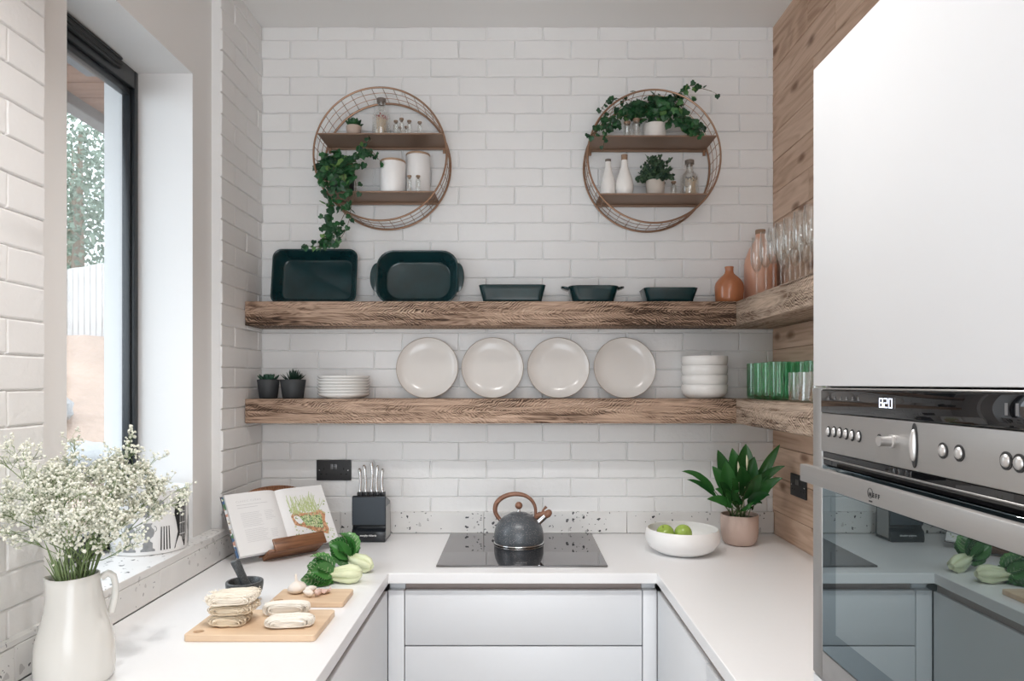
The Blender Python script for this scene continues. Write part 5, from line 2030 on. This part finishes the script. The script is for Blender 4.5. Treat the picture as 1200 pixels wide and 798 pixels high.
# ------------------------------------------------------------------ chopping boards
def board(label, x0, x1, y0, y1, hx, hy, th_):
    t = thing('chopping_board', label, 'chopping board', ((x0 + x1) / 2, (y0 + y1) / 2, ZT + .0006), 0, 'pale bamboo chopping boards')
    w, h = x1 - x0, y1 - y0
    hx -= (x0 + x1) / 2
    hy -= (y0 + y1) / 2
    r = .0125
    n = 28
    hole = [(hx + r * math.cos(2 * PI * i / n), hy + r * math.sin(2 * PI * i / n)) for i in range(n)]
    ro = rrect(w, h, .010, 0, 6)
    ang = sorted(range(len(ro)), key=lambda i: math.atan2(ro[i][1] - hy, ro[i][0] - hx))
    outl = [ro[i][:2] for i in ang]
    # match outline to hole by angle: build with bmesh triangulation
    bm = bmesh.new()

    def loop(pts, z):
        return [bm.verts.new((x, y, z)) for x, y in pts]
    rings = []
    e = .0015
    for z, ins in ((0, e), (e, 0), (th_ - e, 0), (th_, e)):
        so = 1 - ins / (w / 2), 1 - ins / (h / 2)
        rings.append((loop([(x * so[0], y * so[1]) for x, y, _ in ro], z), loop([(hx + (x - hx) * (1 + ins / r), hy + (y - hy) * (1 + ins / r)) for x, y in hole], z)))
    for (a, b), (c, d_) in zip(rings, rings[1:]):
        for L_, U_, flip in ((a, c, False), (b, d_, True)):
            k = len(L_)
            for i in range(k):
                q = (L_[i], L_[(i + 1) % k], U_[(i + 1) % k], U_[i])
                bm.faces.new(q if not flip else q[::-1])
    for a, b in (rings[0], rings[-1]):
        es = []
        for lp in (a, b):
            for i in range(len(lp)):
                ed = bm.edges.get((lp[i], lp[(i + 1) % len(lp)]))
                es.append(ed)
        bmesh.ops.triangle_fill(bm, use_beauty=True, use_dissolve=False, edges=es)
    bmesh.ops.recalc_face_normals(bm, faces=bm.faces)
    me = bpy.data.meshes.new('board')
    bm.to_mesh(me)
    bm.free()
    me.materials.append(MAT['bamboo'])
    o = bpy.data.objects.new('board', me)
    COL.objects.link(o)
    o.parent = t
    return t


B1 = (-.815, -.493, 1.695, 1.888)
board('larger bamboo chopping board carrying the noodles', *B1, -.788, 1.722, .0165)
B2 = (-.700, -.489, 1.955, 2.085)
board('smaller bamboo chopping board carrying the garlic', *B2, -.678, 1.976, .0150)
ZB1, ZBB = ZT + .0006 + .0165, ZT + .0006 + .0150


# ------------------------------------------------------------------ rice noodles
def nest(label, loc, ax_l, by, cz, n, mat, rz=0, tilt=(0, 0), seed=0, wob=.003, r=.0012, fuzz=14, group='rice noodle nests on the board'):
    rnd = random.Random(seed)
    t = thing('rice_noodle_nest', label, 'noodles', loc, 0, group, rot=(math.radians(tilt[0]), math.radians(tilt[1]), math.radians(rz)))
    m = M()
    # solid heart of the skein
    lps = []
    for k in range(9):
        f = -1 + 2 * k / 8
        y = by * .90 * f
        q = (1 - abs(f) ** 4) ** .5 if abs(f) < 1 else .25
        lps.append([((ax_l - cz * .4) * .96 * max(q, .6) * math.copysign(abs(math.cos(a)) ** .45, math.cos(a)), y, cz + cz * .90 * max(q, .5) * math.copysign(abs(math.sin(a)) ** .8, math.sin(a))) for a in [2 * PI * i / 28 for i in range(28)]])
    m.loft(lps)
    for k in range(n):
        y0 = by * .96 * rnd.uniform(-1, 1)
        q = (1 - min(.93, abs(y0 / by)) ** 4) ** .5
        sc = rnd.uniform(.93, 1.04)
        ph = rnd.uniform(0, 6.28)
        pts = []
        s2 = rnd.uniform(-1, 1)
        for i in range(26):
            a = 2 * PI * i / 26
            ca, sa = math.cos(a), math.sin(a)
            x = ax_l * sc * max(.72, q) * math.copysign(abs(ca) ** .65, ca) + wob * math.sin(3 * a + ph)
            z = cz + cz * .97 * sc * max(.55, q) * math.copysign(abs(sa) ** .65, sa) + wob * .35 * math.sin(5 * a + ph)
            y = y0 + by * .16 * s2 * ca + wob * math.sin(2 * a + ph * 2)
            pts.append((x, y, max(z, r * 1.2)))
        m.tube(pts, r, 4, False, closed=True)
    for k in range(fuzz):
        a = rnd.uniform(-.9, .9) + (PI if rnd.random() < .5 else 0)
        p = Vector((ax_l * .95 * math.cos(a) if abs(math.cos(a)) > .3 else ax_l * .5, rnd.uniform(-by, by) * .8, cz * rnd.uniform(.5, 1.9)))
        d_ = Vector((math.cos(a) * rnd.uniform(.3, 1), rnd.uniform(-1, 1) * .6, rnd.uniform(-.1, .7))) * rnd.uniform(.006, .014)
        m.tube([p, p + d_ * .6 + Vector((0, 0, .002)), p + d_], r * .8, 4)
    m.build('strands', mat, t, 60)
    return t


zc_ = ZB1 + .0004
nest('bottom tan rice noodle nest of the stack of three', (PX(270.5, 1.785), 1.785, zc_), .045, .044, .0125, 60, MAT['noodle_tan'], 6, (0, 0), 1, .0035)
nest('middle rice noodle nest of the stack of three', (PX(274.5, 1.785), 1.79, zc_ + .0268), .055, .046, .012, 60, MAT['noodle_tan'], -6, (0, -3), 2, .0035)
nest('topmost pale frizzy rice noodle nest of the stack', (PX(273.5, 1.78), 1.785, zc_ + .0535), .058, .047, .0125, 75, MAT['noodle'], 4, (0, -3), 3, .0035, fuzz=170)
nest('flat pale rice noodle bundle at the front of the board', (PX(340, 1.762), 1.762, zc_), .058, .032, .0125, 70, MAT['noodle_pale'], 8, (0, 0), 4, .0012, .0011, 4, 'pale noodle bundles on the board')
nest('pale rice noodle bundle lying behind the front bundle', (PX(335, 1.845), 1.850, zc_), .058, .022, .0165, 60, MAT['noodle_pale'], 7, (0, 0), 5, .0012, .0011, 4, 'pale noodle bundles on the board')

# ------------------------------------------------------------------ garlic
gz = ZBB + .0004
gx, gy = PX(349, 2.045), 2.045
t = thing('garlic_bulb', 'whole garlic bulb standing on the smaller chopping board', 'garlic', (gx, gy, gz), 0, None, rot=(math.radians(6), math.radians(-6), 0))


def garlic(m, r, lobes, h, stem=True):
    prof_ = [(0, .001), (.35, .0), (.72, .10), (.97, .26), (1.0, .40), (.86, .56), (.55, .70), (.27, .80), (.17, .90), (.13, 1.10), (.14, 1.32), (.09, 1.36), (0, 1.36)]
    seg = 40
    lp = []
    for q, z in prof_[1:-1]:
        k = math.exp(-((z - .35) / .35) ** 2)
        lp.append([(r * q * (1 + .085 * k * abs(math.cos(lobes * a / 2)) - .03) * math.cos(a) + (.12 * r * max(0, z - .8)), r * q * (1 + .085 * k * abs(math.cos(lobes * a / 2)) - .03) * math.sin(a), z * h) for a in [2 * PI * i / seg for i in range(seg)]])
    m.loft(lp)


m = M()
garlic(m, .0265, 7, .0415)
m.build('bulb', MAT['garlic'], t, 60)
m = M()
for i in range(14):
    a = 2 * PI * i / 14
    m.tube([(.004 * math.cos(a), .004 * math.sin(a), .0015), (.010 * math.cos(a), .010 * math.sin(a), .0006)], .0006, 4)
m.build('roots', MAT['garlic_pink'], t)


def clove(label, p, L, r, rz, mat, tilt=0):
    t = thing('garlic_clove', label, 'garlic', p, 0, 'loose garlic cloves on the board', rot=(0, math.radians(tilt), math.radians(rz)))
    lp = []
    for k in range(11):
        f = k / 10
        q = (math.sin(PI * min(1, .06 + f * .92)) ** .7) * (1 - .35 * f)
        x = -L / 2 + L * f
        lp.append([(x, r * q * math.cos(a), r * .98 + r * .95 * q * math.sin(a) + .12 * L * f * f) for a in [2 * PI * i / 14 for i in range(14)]])
    m = M()
    m.loft(lp)
    m.build('clove', mat, t, 60)
    return t


c0 = P(362, 699, 1.99)
clove('garlic clove lying nearest the front edge of the small board', (PX(361, 2.0), 2.000, gz), .034, .0125, 160, MAT['garlic'])
clove('garlic clove between the whole bulb and the papery husk', (PX(364.5, 2.032), 2.030, gz), .036, .0135, 35, MAT['garlic'])
clove('garlic clove nearest the papery husk on the small board', (PX(373.5, 2.015), 2.012, gz), .032, .0115, 80, MAT['garlic_pink'])
t = thing('garlic_husk', 'curled papery garlic husk at the right of the cloves', 'garlic', (PX(379.5, 2.035), 2.035, gz), 0)
m = M()
vs, fs = [], []
for i in range(9):
    for k in range(9):
        u, v_ = -1 + 2 * i / 8, -1 + 2 * k / 8
        q = max(.0, 1 - .25 * u * u * v_ * v_)
        vs.append((.021 * u * q, .016 * v_ * q, .0015 + .010 * (u * u * .8 + v_ * v_ * .5) + .002 * math.sin(5 * u + 3 * v_)))
for i in range(8):
    for k in range(8):
        a = i * 9 + k
        fs.append((a, a + 1, a + 10, a + 9))
m.add(vs, fs)
o = m.build('husk', MAT['garlic_pink'], t, 80)
md = o.modifiers.new('thick', 'SOLIDIFY')
md.thickness = .0009
rest(t, gz + .0006)


# ------------------------------------------------------------------ bok choy
def bok(label, loc, rz, pitch, scale, seed, curl, up=0.0):
    """heart at the origin, leaves towards local -X"""
    rnd = random.Random(seed)
    t = thing('bok_choy', label, 'vegetable', loc, 0, 'bok choy heads on the worktop', rot=(0, math.radians(pitch), math.radians(rz)))
    ms_, ml_ = M(), M()
    cs = .76
    tub = set()
    for k in range(9):
        a = 2 * PI * k / 9 + rnd.uniform(-.2, .2)
        lay = .55 if k % 2 else 1.0
        ca, sa = math.cos(a), math.sin(a)
        pts, rs_ = [], []
        for (x, q, r_) in ((.004, .30, .010), (-.010, .80, .0165), (-.032, 1.02, .0165), (-.055, .90, .0125), (-.080, .74, .0085), (-.105, .70, .0055)):
            pts.append((x * scale, .025 * q * lay * ca * scale * cs, (.030 + .025 * q * lay * sa) * scale * cs))
            rs_.append(r_ * scale * cs * (1.0 if lay == 1 else .85))
        n0_ = len(ms_.v)
        ms_.tube(pts, rs_, 10)
        tub.update(range(n0_, len(ms_.v)))
        b = Vector(pts[-2])
        L_ = rnd.uniform(.070, .100) * scale
        side = Vector((0, ca, sa))
        tip = b + Vector((-L_, 0, 0)) + side * (.016 + .02 * rnd.random()) * scale + Vector((0, 0, curl * scale + up * rnd.uniform(.6, 1.2)))
        for q_ in range(2):
            blade(ml_, ms_ if q_ == 0 else None, b, tip + Vector((rnd.uniform(0, .02), rnd.gauss(0, .012), rnd.gauss(0, .008))) * q_, .029 * scale * rnd.uniform(.85, 1.2), .020 * scale * sa + .008, rnd.uniform(.35, .75), .03, 14, .0022 * scale, rnd, (side + Vector((0, -.25, .35))).normalized(), stem_r=.003, rib=.0022 * scale)
    o1 = ms_.build('stalks', MAT['bok_stem'], t, 70)
    o2_ = ml_.build('leaves', MAT['bok_leaf'], t, 60)
    # leaves and stalks press flat on the worktop where they meet it
    lo = min((t.matrix_basis @ v.co).z for i_, v in enumerate(o1.data.vertices) if i_ in tub)
    t.location.z += ZT + .001 - lo
    inv = t.matrix_basis.inverted()
    for v in list(o2_.data.vertices) + list(o1.data.vertices):
        w_ = t.matrix_basis @ v.co
        if w_.z < ZT + .0015:
            w_.z = ZT + .0015 + .002 * rnd.random()
            v.co = inv @ w_
    return t


b1 = bok('bok choy lying flat in front with leaves towards the garlic', (PX(421, 2.20), 2.20, ZT), 3, 0, 1.0, 5, .004)
b2 = bok('bok choy lying behind with its leaves curling upwards', (PX(431, 2.30), 2.315, ZT), -24, 14, .95, 9, .0, .035)

# ------------------------------------------------------------------ jug of gypsophila
jx, jy = PX(88, 1.475), 1.475
t = thing('jug', 'tall off-white ceramic jug holding gypsophila', 'jug', (jx, jy, ZT + .0006), 0)
JH = .222
m = M()
prof_ = [(.062, 0), (.070, .002), (.0735, .009), (.0752, .03), (.0752, .055), (.0740, .078), (.0705, .098), (.0655, .117), (.0605, .136), (.0560, .155), (.0525, .173), (.0490, .192), (.0464, .208), (.0458, JH), (.0445, JH + .001), (.0425, JH - .001), (.042, .20), (.047, .18), (.065, .11), (.069, .06), (.066, .012), (.0, .010)]
lp = []
for r_, z_ in prof_:
    row = []
    for i in range(56):
        a = 2 * PI * i / 56
        dd = math.cos(a - math.radians(205))
        k = max(0, (z_ - .165) / .06)
        q = r_ + .011 * k * max(0, dd) ** 6
        zz = z_ + (.006 * k * max(0, dd) ** 6 if z_ > .2 else 0) + (.0035 * k * math.cos(a - math.radians(10)) if z_ > .2 else 0)
        row.append((max(q, .0001) * math.cos(a), max(q, .0001) * math.sin(a), zz))
    lp.append(row)
m.loft(lp, True, True)
m.build('jug_body', MAT['jug'], t, 70)
m = M()
hp = [(.0475, .210), (.060, .219), (.0705, .211), (.0745, .192), (.0740, .170), (.0705, .150), (.066, .132)]
ha = math.radians(35)
pts = []
for i in range(len(hp) - 1):
    for k in range(4):
        u = k / 4
        pts.append(((hp[i][0] * (1 - u) + hp[i + 1][0] * u) * math.cos(ha), (hp[i][0] * (1 - u) + hp[i + 1][0] * u) * math.sin(ha), hp[i][1] * (1 - u) + hp[i + 1][1] * u))
pts.append((hp[-1][0] * math.cos(ha), hp[-1][0] * math.sin(ha), hp[-1][1]))
m.tube(pts, [.0062 + .0015 * abs(i / 12 - 1) for i in range(len(pts))], 12)
m.build('handle', MAT['jug'], t, 70)

gb = Vector((jx, jy, ZT + .0006 + .135))
t = thing('gypsophila_bouquet', 'airy white gypsophila bouquet in the off-white jug', 'flowers', tuple(gb))
ms_, mf = M(), M()
rnd = random.Random(77)
FL = [Vector(v).normalized() for v in ((1, 1, 1), (-1, -1, 1), (-1, 1, -1), (1, -1, -1))]


def flower(p, r):
    q = Euler((rnd.uniform(0, 6), rnd.uniform(0, 6), rnd.uniform(0, 6))).to_matrix().to_4x4()
    vs, fs = [(0, 0, r * .75), (0, 0, -r * .7)], []
    n = 6
    for i in range(n):
        a = 2 * PI * i / n
        k = 1.0 if i % 2 else .82
        vs.append((r * k * math.cos(a), r * k * math.sin(a), r * (.25 if i % 2 else -.05)))
    for i in range(n):
        j = 2 + (i + 1) % n
        fs += [(0, 2 + i, j), (1, j, 2 + i)]
    mf.add(vs, fs, T(*p) @ q)


def clampx(w):
    """keep sprays clear of the left wall, the sill tile, the jug and the tin"""
    w = w.copy()
    lim = -1.046 if (w.y < 1.62 or w.z < 1.03) else -1.10
    w.x = max(w.x, lim)
    return w


def spray(p, d_, L_, lvl):
    """branching: p,d_ in world"""
    q = clampx(p + d_ * L_)
    mid = clampx((p + q) / 2 + Vector((rnd.gauss(0, .06), rnd.gauss(0, .06), rnd.gauss(0, .06))) * L_)
    r0 = (.0011, .0008, .0006, .00045)[lvl]
    ms_.tube([p - gb, mid - gb, q - gb], [r0, r0 * .85, r0 * .7], 4 if lvl < 2 else 3)
    if lvl == 3:
        for k in range(rnd.choice((1, 2, 2, 3))):
            f = clampx(q + Vector((rnd.gauss(0, .004), rnd.gauss(0, .004), rnd.gauss(.001, .004))))
            flower(f - gb, rnd.uniform(.0028, .0048))
        return
    n = (5, 5, 4)[lvl]
    for k in range(n):
        o = Vector((rnd.gauss(0, 1), rnd.gauss(0, 1), rnd.gauss(0, .8)))
        nd = (d_ * 1.05 + o * (.50, .60, .70)[lvl]).normalized()
        st_ = mid.lerp(q, rnd.uniform(-.2, 1.0)) if k else q
        spray(clampx(st_), nd, L_ * rnd.uniform(.38, .62), lvl + 1)


# spray heads read off the photo: centre of each cloud and its distance
heads = [(18, 545, 1.36), (8, 600, 1.38), (40, 565, 1.40), (30, 625, 1.36), (60, 560, 1.42), (85, 535, 1.50), (75, 585, 1.38), (100, 560, 1.45), (118, 580, 1.42), (95, 605, 1.36), (60, 610, 1.36),
         (128, 605, 1.40), (120, 540, 1.52), (150, 535, 1.55), (165, 555, 1.58), (185, 560, 1.60), (150, 575, 1.48), (175, 585, 1.56), (195, 585, 1.62), (140, 620, 1.42), (158, 600, 1.50), (80, 630, 1.36), (110, 625, 1.40), (45, 590, 1.36), (135, 560, 1.48), (205, 575, 1.66), (70, 570, 1.50), (105, 590, 1.50), (88, 570, 1.58), (122, 600, 1.52), (150, 640, 1.46), (22, 575, 1.44)]
neck = Vector((jx, jy, ZT + JH))
for (x, y, dd) in heads:
    tgt = clampx(P(x, y, dd))
    nk = neck + Vector((rnd.uniform(-.026, .026), rnd.uniform(-.026, .026), 0))
    foot_ = gb + Vector((rnd.uniform(-.028, .028), rnd.uniform(-.028, .028), -.04))
    v_ = tgt - nk
    st_ = nk + v_ * .50
    ms_.tube([foot_ - gb, nk - gb, nk + v_ * .25 + Vector((0, 0, .012)) - gb, st_ - gb], [.0016, .0015, .0013, .0012], 5)
    if y > 610:
        spray(st_, v_.normalized(), v_.length * .42, 1)
        spray(st_, v_.normalized(), v_.length * .50, 1)
    else:
        spray(st_, v_.normalized(), v_.length * .38, 0)
for i in range(40):
    a = rnd.uniform(0, 2 * PI)
    tip = neck + Vector((.055 * math.cos(a), .055 * math.sin(a), rnd.uniform(.03, .085)))
    blade(ms_, None, neck - gb + Vector((.028 * math.cos(a), .028 * math.sin(a), -.02)), clampx(tip) - gb, .0014, .01, .3, 0, 6)
ms_.build('stems', MAT['gyp_stem'], t)
o = mf.build('blossoms', MAT['gyp_flower'], t, 0)
o['kind'] = 'stuff'

# ------------------------------------------------------------------ printed tin on the sill
tx, ty, tr_ = -1.1855, 2.243, .1135
SZ = 1.010
t = thing('storage_tin', 'round white tin printed with black and grey motifs on the window sill', 'tin', (tx, ty, SZ + .0006))
TH = .195
m = M()
m.lathe([(0, .003), (tr_ - .004, .003), (tr_ - .003, 0), (tr_, .0015), (tr_, TH - .004), (tr_ + .0015, TH - .002), (tr_, TH), (tr_ - .003, TH), (tr_ - .003, .006), (0, .006)], 72)
m.build('tin_body', MAT['tin'], t, 50)


def wrap(m, ol, a0, off=.0006):
    """2-D outline (u metres along the wall, z) wrapped onto the tin; a0 = bearing of u=0, u grows to the viewer's right"""
    cu = sum(p[0] for p in ol) / len(ol)
    cz_ = sum(p[1] for p in ol) / len(ol)
    vs = []
    K = 4
    for k in range(K + 1):
        for u, z in ol:
            uu, z2 = cu + (u - cu) * k / K, cz_ + (z - cz_) * k / K
            a = a0 + uu / tr_
            vs.append(((tr_ + off) * math.cos(a), (tr_ + off) * math.sin(a), z2))
    n = len(ol)
    fs = []
    for k in range(K):
        for i in range(n):
            j = (i + 1) % n
            fs.append((k * n + i, k * n + j, (k + 1) * n + j, (k + 1) * n + i))
    m.add(vs, fs)


fa = math.atan2(-ty, -tx)       # bearing towards the viewer
GREYM = simple('grey_motif', (.28, .29, .30), .4, var=.4, vscale=80)


def wrap_rows(m, u0, rows, off=.0006):
    """mirror-symmetric motif: (half width, z) rows joined by quads"""
    vs = []
    for hw, z in rows:
        for k in range(5):
            a = fa + (u0 + hw * (k / 2 - 1)) / tr_
            vs.append(((tr_ + off) * math.cos(a), (tr_ + off) * math.sin(a), z))
    fs = []
    for i in range(len(rows) - 1):
        for k in range(4):
            q = i * 5 + k
            fs.append((q, q + 1, q + 6, q + 5))
    m.add(vs, fs)


URN = [(.020, .012), (.020, .018), (.0135, .022), (.0135, .038), (.006, .044), (.006, .050), (.015, .058), (.0185, .068), (.0175, .078), (.011, .086), (.0095, .092), (.0125, .096), (.0125, .099)]


def motif(name, ol, mat):
    m = M()
    if name == 'urn_motif':
        wrap_rows(m, ol, URN)
        for sx in (-1, 1):
            for k in range(7):
                a, b = math.radians(-70 + 22 * k), math.radians(-70 + 22 * (k + 1))
                c = [(sx * (.017 + r_ * math.cos(t_)), .080 + r_ * math.sin(t_) * 1.2) for t_, r_ in ((a, .0065), (a, .0085), (b, .0085), (b, .0065))]
                m.add([((tr_ + .0006) * math.cos(fa + (ol + u) / tr_), (tr_ + .0006) * math.sin(fa + (ol + u) / tr_), z) for u, z in c], [(0, 1, 2, 3)])
    else:
        wrap(m, ol, fa)
    return m.build(name, mat, t, 0)


for u0, mm in ((-.005, GREYM), (-.058, GREYM), (-.16, MAT['print_black']), (.16, GREYM), (.22, MAT['print_black'])):
    motif('urn_motif', u0, mm)
for i, dx in enumerate((0, .009, .018, .027)):
    motif('stripe_motif', [(.030 + dx, .012), (.034 + dx, .012), (.0345 + dx * .85, .085), (.0315 + dx * .85, .085)], MAT['print_black'])
motif('curved_motif', [(.074, .010), (.120, .010), (.128, .05), (.128, .17), (.092, .165), (.078, .150), (.074, .120), (.082, .09), (.088, .06), (.084, .03)], MAT['print_black'])
for x_, z_ in ((-.05, .130), (-.01, .120), (.03, .125), (-.10, .11), (-.13, .15)):
    motif('leaf_motif', [(x_ - .012, z_), (x_ + .010, z_ - .004), (x_ + .013, z_ + .035), (x_, z_ + .045), (x_ - .010, z_ + .03)], GREYM)
mw = M()
for i in range(4):
    wrap(mw, [(.096 + .008 * i, .03), (.0975 + .008 * i, .03), (.0975 + .008 * i, .15), (.096 + .008 * i, .15)], fa, .0011)
for z_ in (.05, .085, .12):
    wrap(mw, [(.094, z_), (.122, z_), (.122, z_ + .002), (.094, z_ + .002)], fa, .0011)
mw.build('white_lattice', MAT['tin'], t, 0)
SKY, SUN, EXPO = 4.7, 0.5, 0.29
DOWN = [(-.32, 1.25, 62, 112), (.28, 1.25, 46, 112), (-.30, -.4, 6, 120), (.30, -.4, 10, 120)]
# ------------------------------------------------------------------ light, sky, camera
sc = bpy.context.scene
w = bpy.data.worlds.new('sky')
sc.world = w
w.use_nodes = True
nt = w.node_tree
bg = nt.nodes['Background']
bg.inputs[0].default_value = (0.88, 0.94, 1.0, 1)
bg.inputs[1].default_value = SKY


def lamp(name, typ, loc, energy, color, rot=(0, 0, 0), **kw):
    l = bpy.data.lights.new(name, typ)
    l.energy = energy
    l.color = color
    for k, v in kw.items():
        setattr(l, k, v)
    o = bpy.data.objects.new(name, l)
    COL.objects.link(o)
    o.location = loc
    o.rotation_euler = rot
    return o


for i, (x, y, e, cone) in enumerate(DOWN):
    lamp('ceiling_downlight', 'SPOT', (x, y, ZC - .02), e, (1.0, .975, .95), (0, 0, 0), spot_size=math.radians(cone), spot_blend=.75, shadow_soft_size=.055)
# daylight openings: portals guide the sky light through the window and the added rear opening
p_ = lamp('window_portal', 'AREA', (W_XO - .02, (W_Y0 + W_Y1) / 2, (W_Z0 + W_Z1) / 2), 1, (1, 1, 1), (0, math.radians(-90), 0), shape='RECTANGLE', size=W_Z1 - W_Z0, size_y=W_Y1 - W_Y0)
p_.data.cycles.is_portal = True
p_ = lamp('rear_fill_portal', 'AREA', (0, Y_REAR - .1, 1.3), 1, (1, 1, 1), (math.radians(90), 0, 0), shape='RECTANGLE', size=2.0, size_y=2.6)
p_.data.cycles.is_portal = True
sun = lamp('sun', 'SUN', (0, 0, 8), SUN, (1.0, .96, .9), (math.radians(45), 0, math.radians(108)), angle=math.radians(3))

cam = bpy.data.cameras.new('camera')
cam.sensor_width = 36.0
cam.lens = F / 1200 * 36
cam.shift_x = -(CX - 600) / 1200
cam.shift_y = (CY - 399) / 1200
cam.clip_start = 0.05
co = bpy.data.objects.new('camera', cam)
COL.objects.link(co)
co.location = (0, 0, CZ)
co.rotation_euler = (math.radians(90), 0, 0)
sc.camera = co

sc.view_settings.view_transform = 'Standard'
sc.view_settings.look = 'None'
sc.view_settings.gamma = 1.0
sc.view_settings.use_curve_mapping = False
sc.view_settings.exposure = EXPO
sc.cycles.use_denoising = True
sc.cycles.max_bounces = 12
sc.cycles.diffuse_bounces = 6
sc.cycles.glossy_bounces = 5
sc.cycles.transparent_max_bounces = 24
sc.cycles.caustics_reflective = False
sc.cycles.caustics_refractive = False
sc.cycles.sample_clamp_indirect = 6.0
